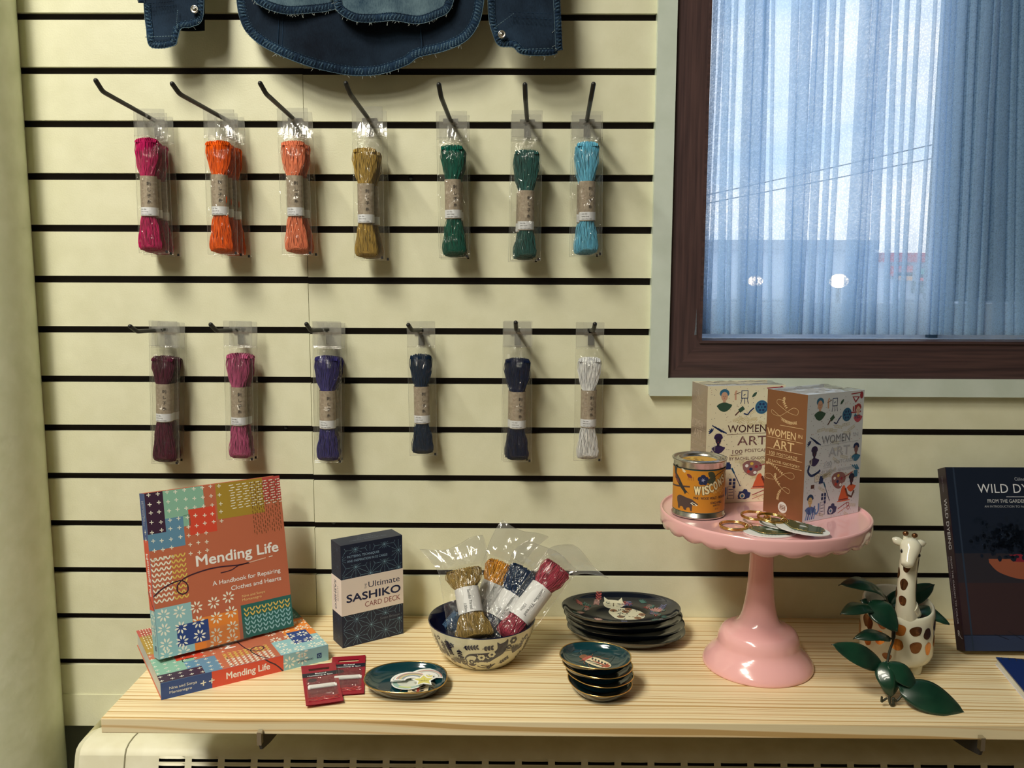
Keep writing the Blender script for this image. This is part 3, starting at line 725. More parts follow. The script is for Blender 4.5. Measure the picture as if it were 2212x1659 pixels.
def band_parts(parent, H, wm, T, b0, b1, name='paper_band'):
    rx, ry = wm/2*1.14+.0012, T/2*1.05+.0016; z0, z1 = H*b0-.001, H*b1+.001
    P_ = PI*(3*(rx+ry)-math.sqrt((3*rx+ry)*(rx+3*ry)))
    def mp(a, b, o):   # a along the front: 0 = centre, metres
        th = -PI/2+a/((rx+ry)/2); return Vector(((rx+o)*cos(th), (ry+o)*sin(th), b))
    m = MB(); m.grid(lambda a, b: mp((a-.5)*2*PI*(rx+ry)/2, z0+(z1-z0)*b, 0), 40, 3, MKRAFT, True)
    ar = Art(.6)
    kan = '刺し子糸'
    for i, ch in enumerate(kan+'*'[:0]): ar.text(ch, .0035, z1-.013-.0085*i, .0042, INK, 'c', bold=.0)
    ar.text('~', .0035, z1-.013-.0085*4, .003, INK, 'c')
    ar.text('SASHIKO', -.0075, z1-.003, .0042, (160, 138, 112), 'l', rot=-PI/2, spacing=1.1, w=.040)
    m.art(ar, mp, base=.0003); o = m.build(name, parent)
    m = MB(); m.grid(lambda a, b: mp((a-.5)*2*PI*(rx+ry)/2*.62, z0+.001+.0115*b, .00035), 24, 2, MSTK, True)
    ar = Art(.6)
    for i, t_ in enumerate(('Color 100m', 'Sashiko thread', 'cotton made in Japan')): ar.text(t_, -.0085, z0+.0090-.0034*i, .0015, INK, 'l', w=(.008, .010, .0145)[i])
    m.art(ar, mp, base=.0007); m.build('sticker', o, 'white printed sticker')
def bag_mesh(seed, W_=.0435, H=.236, head=.037, skb=.186, T=.020):
    rnd = random.Random(seed); m = MB(); nu, nv = 22, 90
    def bulge(x, t):      # t from the bottom, metres
        e = max(0, 1-(abs(x)/(W_/2))**2.2)
        k = min(1, max(0, t/.010))*min(1, max(0, (H-head-t)/.03))
        return (.0006+(T/2+.0006)*e*k)
    wr = rnd.uniform(0, 50)
    def mk(side):
        def fn(a, b):
            x = (a-.5)*W_; t = b*H; body = 1 if t < H-head-.004 else 0
            wv = body*(.0014*noise.noise(Vector((x*130+wr, t*38, side)))+.0014*(abs(noise.noise(Vector((x*90+t*60, t*110, wr))))-.2))*(1-(2*abs(a-.5))**6)
            xx = x*(1-.03*sin(t*60+wr)*body*(abs(a-.5) > .45)); bow = .0022*sin((t-H+head)*60)*(1-body)*1.0 - .0018*(1-body)*(t > H-.018)
            return Vector((xx, side*(bulge(x, t)+wv*1.0)+bow, t-H+.0125))
        return fn
    hole = lambda i, j: math.hypot(((i+.5)/nu-.5)*W_, (j+.5)/nv*H-(H-.0125)) < .0036
    for sd in (-1, 1):
        m.grid(mk(sd), nu, nv, MFILM if sd else MFILM, True, skip=hole)
    # header reassigned to the whiter film that carries its reflected sheen
    for sx in (-1, 1): m.tube([(sx*W_/2+.0002*sin(k*2.1+seed), .0002*sin(k+seed), zz) for k, zz in enumerate([.0125-H+(H-.001)*q/24 for q in range(25)])], .00035, MFILM2, 4)  # whitish edge tubes stand for highlights along the bag sides
    m.tube([(-W_/2, 0, .0128-H), (W_/2, 0, .0128-H)], .0005, MFILM2, 4)
    k = m.mi(MFILM2)
    for q, f in enumerate(m.f):
        if sum(m.v[i][2] for i in f)/len(f) > .0125-head: m.m[q] = k
    m.tube([(-W_/2, -.0014, .0125-head), (W_/2, -.0014, .0125-head)], .0006, MFILM2, 5); m.tube([(-W_/2, -.0014, .0105-head), (W_/2, -.0014, .0105-head)], .0004, MFILM2, 5)
    zb = .0125-H
    m.box((W_/2-.0045, -.0016, zb+.0005), (W_/2-.0015, -.0010, zb+.0042), flat((10, 10, 14), .6))
    return m
PK = [  # colour, header-top px (u,v), skein bottom px (u,v), skein top v, band top v, sticker bottom v, number of packets, colour word
    ((176, 24, 78), (321, 235), (333, 547), 297, 381, 465, 3, 'magenta'),
    ((236, 88, 10), (472, 236), (482, 550), 303, 378, 463, 3, 'orange'),
    ((236, 124, 82), (631, 233), (642, 550), 303, 380, 465, 2, 'peach'),
    ((164, 130, 58), (793, 230), (798, 560), 318, 397, 480, 2, 'mustard'),
    ((0, 82, 62), (975, 240), (981, 557), 312, 388, 470, 2, 'dark green'),
    ((38, 82, 72), (1139, 238), (1135, 563), 322, 412, 495, 2, 'grey green'),
    ((98, 168, 182), (1269, 240), (1268, 552), 305, 392, 475, 2, 'light blue'),
    ((78, 20, 40), (352, 693), (357, 1002), 768, 828, 907, 3, 'maroon'),
    ((168, 74, 102), (513, 693), (519, 994), 762, 835, 915, 2, 'pink'),
    ((52, 46, 96), (705, 694), (709, 999), 767, 843, 922, 3, 'purple'),
    ((8, 34, 54), (909, 694), (915, 984), 764, 834, 911, 1, 'teal navy'),
    ((6, 22, 50), (1119, 693), (1118, 998), 772, 845, 922, 2, 'navy'),
    ((222, 218, 208), (1275, 696), (1269, 996), 770, 842, 919, 1, 'white')]
for i, (c_, top, bot, st, bt, sb, n, word) in enumerate(PK):
    A, B = hook_line[i]; row = 'upper' if i < 7 else 'lower'
    y0 = (-.052 if i < 7 else -.046) if n == 3 else (-.044 if n == 2 else -.030)
    P = oy(*top, y0); Q = oy(*bot, y0); H = (P-Q).length; mat = thread_mat(c_)
    dirz = (P-Q).normalized(); roll = math.atan2(dirz.x, dirz.z)
    hz_ = .0125
    root = thing('thread_packet', 'x', 'thread', (0, 0, 0), group='%s thread packets on the %s hooks' % (word, row))
    bag_mesh(i+3, H=H, W_=.0435 if i < 7 else .0415, T=.019, head=.037).build('plastic_bag', root)
    sc = (P-Q).length/abs(bot[1]-top[1])
    zt, zb_ = hz_-(st-top[1])*sc, hz_-(bot[1]-4-top[1])*sc; zb0, zb1 = hz_-(sb-top[1])*sc, hz_-(bt-top[1])*sc
    SH = zt-zb_; b0, b1 = (zb0-zb_)/SH, (zb1-zb_)/SH; rn = random.Random(i*5+1)
    wt = rn.uniform(.033, .038); wm = .0185
    ox = {0: -.004, 3: -.004, 1: -.002, 7: 0, 10: -.001}.get(i, 0)
    sk = skein_mesh(mat, i+1, SH, wt, wm, rn.uniform(.035, .039), b0, b1, T=.0165)
    sk.xf(Matrix.Translation((ox, 0, zb_))); sk.build('skein', root)
    sub = bpy.data.objects.new('holder', None)
    before = set(o.name for o in COL.objects)
    band_parts(root, SH, wm, .0165, b0, b1)
    for o in COL.objects:
        if o.name not in before and o.parent == root: o.location = (ox, 0, zb_)
    bpy.data.objects.remove(sub)
    where = {0: 'front', 1: 'second', 2: 'rear'}
    f = (y0-A.y)/(B.y-A.y); hp_ = A+(B-A)*f
    dx = P.x+dirz.x*-hz_ - hp_.x
    for k in range(n):
        yk = y0 + k*(.0215 if n < 3 else .0205); fk = (yk-A.y)/(B.y-A.y); hk = A+(B-A)*fk
        loc = Vector((hk.x+dx*(1-.3*k)+(0 if k == 0 else .0016*(-1)**k + (.0055 if i in (2, 3, 4, 8, 12) else 0)), yk, P.z-hz_+(hk.z-hp_.z)*.3-(0 if k == 0 else .0018*k)))
        M = Matrix.Translation(loc) @ Matrix.Rotation(roll+(0 if k == 0 else -.012*k if i < 4 else .01*k), 4, 'Y')
        lab = '%s thread packet on its %s row hook, %s of the packets' % (word, row, where[k]) if n > 1 else 'single packet of %s sashiko thread on its %s row hook' % (word, row)
        if n == 2: lab = lab.replace('second of', 'rear one of')
        if k == 0: root.matrix_world = M; root['label'] = lab
        else: dup(root, lab, M)
# ================================================================ BOOKS AND BOXES
def box_maps(w, d, h):
    return (lambda a, b, o: (a, -o, b), lambda a, b, o: (-o, d-a, b), lambda a, b, o: (a, b, h+o), lambda a, b, o: (w+o, a, b))
RUST, CREAM, OCHRE, MINT, SKY, PURP, RED, BLUEB, ORNG, GRNB, YEL = (180, 98, 66), (236, 222, 190), (160, 128, 44), (130, 170, 138), (92, 130, 146), (58, 34, 50), (204, 70, 46), (44, 66, 116), (222, 128, 50), (42, 96, 84), (212, 180, 84)
AQUA = (142, 180, 172)
def cover_art(W_=.190, H_=.221):
    rnd = random.Random(3); a = Art(.4)
    X = lambda x: x*W_; Y = lambda y: H_*(1-y)
    R = lambda x0, y0, x1, y1, c: a.rect(X(x0), Y(y1), X(x1), Y(y0), c)
    R(0, 0, 1, 1, RUST); a.up()
    R(0, 0, .125, .25, PURP); R(.125, 0, .41, .135, MINT); R(.125, .135, .29, .17, MINT); R(.25, .165, .30, .235, MINT); R(0, .25, .125, .35, SKY); R(.125, .17, .25, .35, SKY)
    R(.29, .135, .485, .295, RED); R(.50, 0, .86, .225, OCHRE); R(.86, 0, 1, .15, (176, 70, 60))
    R(0, .70, .25, 1, AQUA); R(.25, .81, .58, 1, ORNG); R(.605, .79, 1, 1, GRNB); a.up()
    R(.135, .825, .36, .955, BLUEB); R(.25, .955, .40, 1, ORNG); R(0, .955, .25, 1, AQUA); a.up()
    w = .0011
    for r_ in range(8):
        for k in range(9):
            x = .03+.062*k; y = .012+.0565*r_
            if r_ > 4 and k > 6: continue
            if r_ >= 6 and 3 <= k <= 3: continue
            x += rnd.uniform(-.004, .004); y += rnd.uniform(-.004, .004)
            a.line([(X(x)-.0026, Y(y)+.0002), (X(x)+.0026, Y(y)-.0002)], w, CREAM); a.line([(X(x), Y(y)-.0026), (X(x)+.0001, Y(y)+.0026)], w, CREAM)
    for r_ in range(10):
        for k in range(8):
            x = .60+.052*k+rnd.uniform(-.004, .004)+(.012 if r_ % 2 else 0); y = .022+.0165*r_
            if x < .985: a.line([(X(x), Y(y)), (X(x+.032), Y(y-.002))], .0011, CREAM)
    for k in range(13):
        for r_ in range(11):
            x = .765+.0175*k+rnd.uniform(-.003, .003); y = .018+.031*r_+(.012 if k % 2 else 0)
            if rnd.random() < .95: a.line([(X(x), Y(y)), (X(x+.002), Y(y+.021))], .0010, (110, 68, 38))
    def vee(x, y, c, s=.0042):
        for sg in (-1, 1):
            P = [(X(x)+sg*s*f*1.0, Y(y)+s*1.5*f-.0*s) for f in (0, .25, .5, .75, 1)]
            a.line([P[0], (P[2][0]+sg*.0002, P[2][1]-.0003), P[4]], .0017, c)
    for r_ in range(9):
        for k in range(7):
            vee(.018+.0345*k, .415+.0315*r_, CREAM if k < 4 else YEL, .0030)
    for r_ in range(6):
        for k in range(8): vee(.645+.046*k, .835+.029*r_, YEL if r_ < 2 else AQUA, .0033)
    def flower(x, y, r=.0085):
        for i in range(8):
            an = 2*PI*i/8+.2; a.leaf(X(x)+r*.32*cos(an), Y(y)+r*.32*sin(an), r*.72, r*.30, an, CREAM)
    for (x, y) in ((.055, .745), (.165, .745), (.285, .74), (.41, .735), (.52, .72), (.05, .83), (.29, .83), (.42, .83), (.53, .815), (.165, .84), (.055, .92), (.165, .925), (.29, .915), (.41, .93), (.53, .91), (.05, .985), (.40, .99), (.52, .985), (.17, .99)): flower(x, y)
    a.up()
    T = smooth_curve([(x, y-.042) for x, y in [(0, .665), (.06, .63), (.14, .605), (.20, .602), (.235, .63), (.235, .67), (.20, .685), (.165, .66), (.175, .62), (.24, .585), (.38, .565), (.50, .565), (.62, .575), (.70, .572)]], 8)
    a.line([(X(x), Y(y)) for x, y in T], .0018, (62, 34, 44))
    a.line([(X(x), Y(y)) for x, y in smooth_curve([(.48, .560), (.56, .555), (.62, .535), (.70, .53)], 6)], .0013, (62, 34, 44))
    a.line([(X(.69), Y(.530)), (X(.83), Y(.520))], .0014, (214, 170, 140)); a.line([(X(.855), Y(.518)), (X(.885), Y(.516))], .0012, CREAM)
    a.text('Mending Life', X(.305), Y(.492), .0150, (240, 232, 212), w=X(.63), bold=.022)
    a.text('A Handbook for Repairing', X(.935), Y(.630), .0062, (240, 230, 205), 'r', w=X(.52), bold=.012)
    a.text('Clothes and Hearts', X(.935), Y(.682), .0062, (240, 230, 205), 'r', w=X(.39), bold=.012)
    a.text('Nina and Sonya', X(.62), Y(.750)+.002, .0036, (226, 190, 120), w=X(.18)); a.text('Montenegro', X(.62), Y(.776)+.0024, .0036, (226, 190, 120), w=X(.15))
    return a.clip(0, 0, W_, H_)
def spine_art(L, T, vertical=False):
    a = Art(.4)
    a.rect(0, 0, L*.285, T, (48, 72, 118)); a.rect(L*.285, 0, L*.712, T, (206, 72, 48)); a.rect(L*.712, 0, L, T, AQUA); a.up()
    a.text('Nina and Sonya', L*.045, T*.52, T*.17, CREAM, w=L*.155); a.text('Montenegro', L*.045, T*.26, T*.17, CREAM, w=L*.125)
    for x, y in ((.235, .43), (.283, .45)):
        a.line([(L*x-.0035, T*y), (L*x+.0035, T*y+.0004)], .0014, CREAM); a.line([(L*x, T*y-.0035), (L*x+.0004, T*y+.0035)], .0014, CREAM)
    a.text('Mending Life', L*.365, T*.33, T*.42, (242, 230, 205), w=L*.262, bold=.02)
    a.line([(L*x, T*y) for x, y in ((.60, 1), (.63, .75), (.66, .55), (.685, .3), (.708, 0))], .0018, (62, 34, 44))
    for x, y in ((.75, .45), (.83, .5), (.83, .95)):
        for i in range(8):
            an = 2*PI*i/8; a.leaf(L*x+.003*cos(an), T*y+.003*sin(an), .006, .0026, an, CREAM)
    a.text('SASQUATCH BOOKS', L*.80, T*.30, T*.11, (40, 56, 80), w=L*.10, bold=.02); a.rect(L*.925, T*.28, L*.955, T*.60, (34, 56, 100)); a.up()
    a.ring(L*.940, T*.43, T*.08, .0006, AQUA)
    return a.clip(0, 0, L, T)
CA = cover_art(); SA = spine_art(.2211, .0224)
MPAGE = noisy('page_edges', ob((168, 164, 146)), ob((196, 190, 168)), scale=(1, 1, 1), nscale=8, rough=.8)
MCOV = flat(RUST, .4, name='book_cover_board'); MCB = flat((92, 130, 146), .4)
# the book lying flat: spine to the front, cover up
bkL, bkW, bkT = .2211, .1902, .0224
b1 = thing('paperback_book', 'patchwork covered Mending Life paperback lying flat on the left end of the shelf', 'book', (-.4537, -.2803, 0), .5631)
m = MB(); m.box((.0012, .0008, .0008), (bkL-.0012, bkW-.0015, bkT-.0008), MPAGE); m.build('pages', b1)
m = MB(); m.box((0, -.0006, 0), (bkL, .0004, bkT), MCB); m.box((0, 0, 0), (bkL, bkW, .0006), MCOV); m.box((0, 0, bkT-.0006), (bkL, bkW, bkT), MCOV)
m.art(CA, lambda a, b, o: (.221-b, a, bkT+o)); m.art(SA, lambda a, b, o: (a, -.0006-o, b)); m.build('cover', b1)
# the same book standing, leaning back
M_ = Matrix.Translation((-.4771, -.2262, .0285)) @ Matrix.Rotation(.6795, 4, 'Z') @ Matrix.Rotation(-.193, 4, 'X') @ Matrix.Rotation(.014, 4, 'Y')
b2 = thing('paperback_book', 'patchwork covered Mending Life paperback standing upright on top of the flat copy', 'book', M=M_)
m = MB(); m.box((.0008, .0008, .0012), (.1885, bkT-.0008, .2198), MPAGE); m.build('pages', b2)
m = MB(); m.box((0, 0, 0), (.190, .0006, .221), MCOV); m.box((0, bkT-.0006, 0), (.190, bkT, .221), MCOV); m.box((-.0004, 0, 0), (.0004, bkT, .221), MCB)
m.art(CA, lambda a, b, o: (a, -o, b)); m.art(SA, lambda a, b, o: (-.0004-o, b, .221-a)); m.build('cover', b2)
st_ = thing('acrylic_book_stand', 'clear acrylic stand holding the upright Mending Life book', 'book stand', M=M_)
m = MB(); m.box((.055, -.0035, -.0016), (.125, bkT+.003, -.0002), MACRYL); m.prism([(.062, -.001), (.118, -.001), (.118, .020), (.112, .026), (.068, .026), (.062, .020)], 'y', -.0035, -.0015, MACRYL); m.box((.055, bkT+.0008, -.001), (.125, bkT+.003, .12), MACRYL); m.build('easel', st_, bevel=.0005)

# card deck box
NV = (18, 28, 48)
dk = thing('card_deck_box', 'navy sashiko card deck box with a white band standing on the shelf', 'box', (-.2543, -.1247, 0), .5894)
dw, dd, dh = .0971, .036, .153
m = MB(); m.box((0, 0, 0), (dw, dd, dh), flat(NV, .45)); F_, S_, T_, _r = box_maps(dw, dd, dh)
def asanoha(w, h, light=(128, 160, 168)):
    a = Art(.45); s = .0262; hh = s*math.sqrt(3)/2
    def dash(p, q):
        L = math.dist(p, q); n = max(2, int(L/.0021))
        for i in range(n):
            f0, f1 = (i+.15)/n, (i+.75)/n; a.line([(p[0]+(q[0]-p[0])*f, p[1]+(q[1]-p[1])*f) for f in (f0, f1)], .00048, light)
    for r_ in range(-1, int(h/s)+3):
        for c_ in range(-1, int(w/hh)+3):
            cx, cy = c_*hh, r_*s+(s/2 if c_ % 2 else 0)
            for k in range(3): an = PI/6+PI/3*k if False else PI/2+PI/3*k; dash((cx, cy), (cx+s*cos(an)*.999, cy+s*sin(an)*.999)) if k != 0 else dash((cx, cy), (cx, cy+s))
            for k in range(6):
                an = PI/2+PI/3*k; v1 = (cx+s*cos(an), cy+s*sin(an)); v2 = (cx+s*cos(an+PI/3), cy+s*sin(an+PI/3)); g = ((cx+v1[0]+v2[0])/3, (cy+v1[1]+v2[1])/3)
                dash((cx, cy), g)
            if (c_+r_) % 2: a.ring(cx, cy, .0011, .0004, light, n=8)
    return a.clip(.002, .002, w-.002, h-.002)
m.art(asanoha(dw, dh), F_); m.art(asanoha(dd, dh, (60, 78, 92)), S_)
a = Art(.45); a.lay = 2
a.rect(.008, dh*.800, dw*.82, dh*.905, NV); a.rect(dw*.56, dh*.185, dw*.97, dh*.235, NV); a.rect(0, dh*.965, dw, dh, NV); a.up()
a.text('PATTERNS, TECHNIQUES', .0095, dh*.868, .0036, (140, 165, 178), w=.050); a.text('AND INSPIRATION IN 52 CARDS', .0095, dh*.825, .0036, (140, 165, 178), w=.063)
a.text('Susan Briscoe', dw*.94, dh*.20, .0040, (100, 104, 110), 'r', w=.032); m.art(a, F_)
a = Art(.45); a.rect(0, 0, dw, dd, NV); a.up(); a.text('THE ULTIMATE SASHIKO', dw*.5, dd*.42, .0036, (92, 100, 108), 'c', rot=PI, w=.058); a.text('CARD DECK', dw*.5, dd*.62, .0036, (92, 100, 108), 'c', rot=PI, w=.03); a.text('Susan Briscoe', dw*.5, dd*.80, .0028, (92, 100, 108), 'c', rot=PI); m.art(a, T_)
m.build('carton', dk)
m = MB(); bz0, bz1 = dh*.314, dh*.667; PIN = (230, 208, 184)
m.box((-.0004, -.0004, bz0), (dw+.0004, dd+.0004, bz1), flat(PIN, .5)); a = Art(.45); NV2 = (22, 30, 62)
a.text('Ultimate', dw*.945, bz0+.0355, .0092, NV2, 'r', w=.051); a.text('THE', dw*.40, bz0+.0345, .0032, NV2, rot=PI/2); a.text('SASHIKO', dw*.955, bz0+.0190, .0118, NV2, 'r', w=.086, bold=.03); a.text('CARD DECK', dw*.95, bz0+.0070, .0082, (128, 52, 52), 'r', w=.057)
m.art(a, lambda a_, b, o: (a_, -.0004-o, b)); a = Art(.45)
a.text('SASHIKO', dd*.32, bz1-.005, .0062, NV2, rot=-PI/2, w=.044, bold=.02); a.text('ULTIMATE', dd*.60, bz1-.012, .0036, NV2, rot=-PI/2); a.text('CARD DECK', dd*.20, bz1-.014, .0032, (128, 52, 52), rot=-PI/2); m.art(a, lambda a_, b, o: (-.0004-o, dd-a_, b)); m.build('paper_band', dk)

# ---------------------------------------------------------------- needle packets
def needle_packet(root, flip=0, seed=0):
    w, h = .046, .1135; RD = (142, 22, 36); rnd = random.Random(seed)
    def bend(x, y, o=0): return Vector((x, y, .0012+o+.0035*(max(0, (abs(x-w*.5)/w-.2))**2)+.002*(y/h-.5)**2*4*.4))
    m = MB()
    m.grid(lambda a, b: bend(a*w, b*h), 10, 20, flat(RD, .35), False, skip=lambda i, j: j == 17 and 2 <= i <= 7)
    m.grid(lambda a, b: bend(a*w, b*h, -.0008), 10, 20, flat(RD, .35), False, skip=lambda i, j: j == 17 and 2 <= i <= 7)
    a = Art(.35); a.lay = 1; a.rect(0, h*.69, w, h*.79, (22, 24, 34)); a.rect(w*.1, h*.17, w*.9, h*.67, (118, 34, 42)); a.up()
    a.text('Richard', w*.36, h*.752, .0032, (225, 218, 205), w=w*.32, bold=.03); a.text('Hemming & Son', w*.14, h*.705, .0030, (225, 218, 205), w=w*.72, bold=.02)
    a.ell(w*.26, h*.60, w*.13, h*.045, (58, 38, 42)); a.text('18', w*.22, h*.585, .0025, (120, 90, 88))
    for k in range(22): x = w*(.17+.031*k); a.line([(x, h*.40), (x, h*.60 if x > w*.42 else h*.55)], .00035, (92, 58, 52)); a.line([(x, h*.24), (x, h*.37)], .0005, (66, 34, 34))
    m.art(a, lambda x, y, o: bend(x, y, o), maxlen=.006); m.build('card', root)
    m = MB(); m.box((w*.13, h*.395, .0022), (w*.87, h*.445, .0040), flat((232, 226, 208), .4)); 
    m.box((w*.11, h*.365, .0022), (w*.16, h*.43, .0036), flat((232, 226, 208), .4)); m.box((w*.85, h*.375, .0022), (w*.91, h*.43, .0036), flat((232, 226, 208), .4))
    for k in range(24): x = w*(.165+.0285*k); m.box((x, h*.368, .0022), (x+.0006, h*.40, .0034), flat((232, 226, 208), .4))
    m.build('needle_holder', root)
    m = MB(); m.grid(lambda a, b: bend(w*(.07+.86*a), h*(.08+.60*b), .0004+.0034*min(1, 6*min(a, 1-a), 7*min(b, 1-b))+.0007*noise.noise(Vector((a*9+seed, b*7, 0)))), 20, 26, MFILM, True)
    for y in (.09, .125, .16): m.tube([bend(w*(.08+.84*k/8), h*y+.0008*sin(k*2+seed), .0006+.0005*sin(k*3+y*90)) for k in range(9)], .0005, flat((190, 60, 56), .15, coat=1), 5)
    m.build('clear_window', root)
n2 = thing('needle_packet', 'red packet of needles on the shelf, the right one partly underneath', 'packet', (-.2440, -.2700, .0002), -.05*0+.16, group='red needle packets'); needle_packet(n2, seed=1)
n1 = thing('needle_packet', 'red packet of needles on the shelf, the left one lying on top', 'packet', (-.2640, -.3010, .0026), .30, group='red needle packets'); needle_packet(n1, seed=5)

# ---------------------------------------------------------------- pebble shaped dishes
def pebble(rx, ry, egg=.12, sq=2.2):
    def R_(a):
        c_, s__ = abs(cos(a)), abs(sin(a)); r_ = (((c_/rx)**sq+(s__/ry)**sq)**(-1/sq)); return r_*(1+egg*cos(a)+egg*.35*cos(2*a+.6))
    return R_
def dish(root, R_, h, body, top, gold=True, foot=.66, art=None, artk=1.0, lipmat=None):
    m = MB()
    prof = [(0, 0), (foot, 0), (foot+.06, .06), (.86, .42), (.96, .80), (1, 1)]
    m.lathe([(r_, z*h) for r_, z in prof], body, 72, rad=lambda a, z: R_(a))
    inn = [(1, 1), (.975, .985), (.93, .78), (.84, .52), (.66, .34), (.4, .29), (0, .28)]
    m.lathe([(r_, z*h) for r_, z in inn], top, 72, rad=lambda a, z: R_(a))
    def zt(x, y):
        a_ = math.atan2(y, x); q = math.hypot(x, y)/R_(a_)
        for (r0, z0), (r1, z1) in zip(inn[::-1], inn[::-1][1:]):
            if q <= r1: return (z0+(z1-z0)*(q-r0)/(r1-r0))*h
        return h
    if art: m.art(art, lambda x, y, o: (x, y, zt(x, y)+o+.00035), maxlen=.004)
    m.build('dish_body', root)
    if gold:
        g = MB(); P = [(R_(2*PI*i/72)*.993*cos(2*PI*i/72), R_(2*PI*i/72)*.993*sin(2*PI*i/72), h) for i in range(73)]; g.tube(P, .0008, lipmat or MGOLD, 6, cap=False); g.build('gilt_rim', root)
    return zt
GD = flat((12, 50, 52), .12, coat=.6, name='green_glaze'); GDB = flat((4, 14, 22), .15, coat=.6, name='dark_glaze')
def beetle():
    a = Art(.2, .5); BR = (122, 70, 40)
    for sg in (-1, 1):
        for (x0, y0, pts) in ((0, .017, [(.006, .020), (.010, .016), (.0145, .018)]), (0, .0, [(.012, .004), (.016, -.001), (.018, -.006)]), (0, .014, [(.008, .013), (.013, .011), (.016, .006)])):
            a.line([(sg*x0, y0)]+[(sg*p[0], p[1]) for p in pts], .0010, BR)
        a.line([(0, .023), (sg*.004, .030), (sg*.009, .034)], .0004, (150, 150, 130))
    a.ell(0, .0225, .0062, .0045, BR); a.ell(0, .0155, .0085, .0048, (170, 62, 52)); a.up()
    for k in range(-3, 4): a.line([(k*.0022, .0115), (k*.0017, .0195)], .0005, (212, 120, 96))
    a.poly([(x, y) for x, y in smooth_curve([(0, .0135), (.0085, .012), (.0105, .002), (.0095, -.012), (.005, -.020), (0, -.0215), (-.005, -.020), (-.0095, -.012), (-.0105, .002), (-.0085, .012), (0, .0135)], 5)], (222, 200, 152)); a.up()
    for k in range(5):
        for sg in (-1, 1): a.leaf(sg*.0012, -.013+.0052*k, .0072, .0028, PI/2-sg*.9, (28, 34, 40))
    a.leaf(0, .008, .027, .003, -PI/2, (150, 56, 40)); a.ell(0, -.0175, .0046, .0030, (160, 66, 40)); a.ell(.004, -.014, .003, .0016, (150, 56, 40)); a.ell(-.004, -.014, .003, .0016, (150, 56, 40))
    return a
BT = Art(.2, .5); BT.sub(beetle(), .004, .0015, 1.0, 1.05)
for k in range(6): BT.line([(-.034+.011*k, .012+.008*sin(k*2.1)), (-.030+.011*k, .021+.006*sin(k*1.3)), (-.022+.011*k, .026+.004*sin(k))], .0006, (6, 30, 34))
R1 = pebble(.0455, .0400, .05)
wh = ['topmost', 'second from the top', 'third from the top', 'bottom one']
dpos = [(.0968, -.2485, .0450), (.1003, -.2470, .0310), (.1038, -.2450, .0155), (.1045, -.2440, .0000)]
for k in (3, 2, 1, 0):
    th = thing('trinket_dish', 'small green gold-rimmed beetle dish stacked on the shelf, %s of four' % wh[k], 'dish', (dpos[k][0], dpos[k][1], (3-k)*.0117), [.0, -.35, -.65, -.95][k]-.25, group='stack of small green dishes')
    dish(th, R1, .0150, GDB, GD, art=BT if k == 0 else None)
NG = flat((10, 16, 26), .12, coat=.6, name='navy_glaze'); NGB = flat((5, 7, 14), .12, coat=.6, name='navy_glaze_dark')
def cat_art():
    a = Art(.2, .5); CR_ = (204, 196, 160); FL = (128, 88, 58)
    a.poly(smooth_curve([(-.012, .018), (.004, .022), (.024, .019), (.036, .006), (.038, -.008), (.031, -.018), (.012, -.022), (-.002, -.021), (-.010, -.010), (-.015, .004), (-.012, .018)], 5), CR_)
    a.poly(smooth_curve([(-.024, .036), (-.018, .044), (-.004, .045), (.006, .042), (.009, .034), (.004, .025), (-.004, .018), (-.016, .019), (-.022, .026), (-.024, .036)], 5), CR_)
    a.poly([(-.022, .040), (-.023, .049), (-.015, .044)], CR_); a.poly([(-.001, .045), (.004, .052), (.006, .042)], CR_); a.up()
    for (x, y) in ((-.008, .010), (.010, .008), (.003, -.012), (.028, -.014), (.034, .0), (.014, .018)):
        a.ell(x, y, .0055, .0050, FL); 
    a.up()
    for (x, y) in ((-.008, .010), (.010, .008), (.003, -.012), (.028, -.014), (.034, .0), (.014, .018)): a.ell(x, y, .002, .0018, (70, 44, 34))
    rn = random.Random(4)
    for _ in range(34):
        x, y = rn.uniform(-.010, .034), rn.uniform(-.019, .018); 
        if math.hypot((x-.012)/.024, y/.019) < 1: a.leaf(x, y, .0052, .0018, rn.uniform(0, 6), (24, 26, 36))
    a.ell(-.016, .035, .0028, .0012, (70, 72, 60)); a.ell(.0, .035, .0028, .0012, (70, 72, 60)); a.poly([(-.0095, .028), (-.0065, .028), (-.008, .0255)], (40, 36, 40)); a.line([(-.008, .028), (-.008, .038)], .0014, (110, 96, 70))
    for sg in (-1, 1):
        for q in (-1, 0, 1): a.line([(-.008+sg*.004, .027+q*.0015), (-.008+sg*.011, .027+q*.003)], .0003, (60, 60, 56))
    a.lay = 0
    for i in range(44):
        an = rn.uniform(0, 2*PI); q = rn.uniform(.62, .88); x, y = q*.080*cos(an), q*.056*sin(an); rot = rn.uniform(0, 6); cc = rn.choice([(150, 70, 62), (48, 92, 80), (90, 92, 116), (180, 134, 118), (44, 84, 76)])
        if i % 3 == 0:
            for k in range(7): a.leaf(x, y, .0095, .0018, rot-.9+.3*k, cc)
        elif i % 3 == 1:
            a.line([(x, y), (x+.014*cos(rot), y+.014*sin(rot))], .0006, cc)
            for k in range(4):
                for sg in (-1, 1): a.leaf(x+.0035*k*cos(rot), y+.0035*k*sin(rot), .006, .0022, rot+sg*.9, cc)
        else:
            for k in range(6): a.leaf(x, y, .0045, .0022, k*PI/3, cc)
    for k in range(7): a.leaf(.052, .012, .016, .0028, .15+.32*k, (176, 128, 116))
    a.line([(.052, .012), (.050, -.006)], .0008, (60, 90, 80))
    return a
R2_ = pebble(.0865, .0600, .035)
cpos = [(.1480, -.0850, .10), (.1515, -.0815, .04), (.1550, -.0800, -.02), (.1565, -.0790, -.06)]
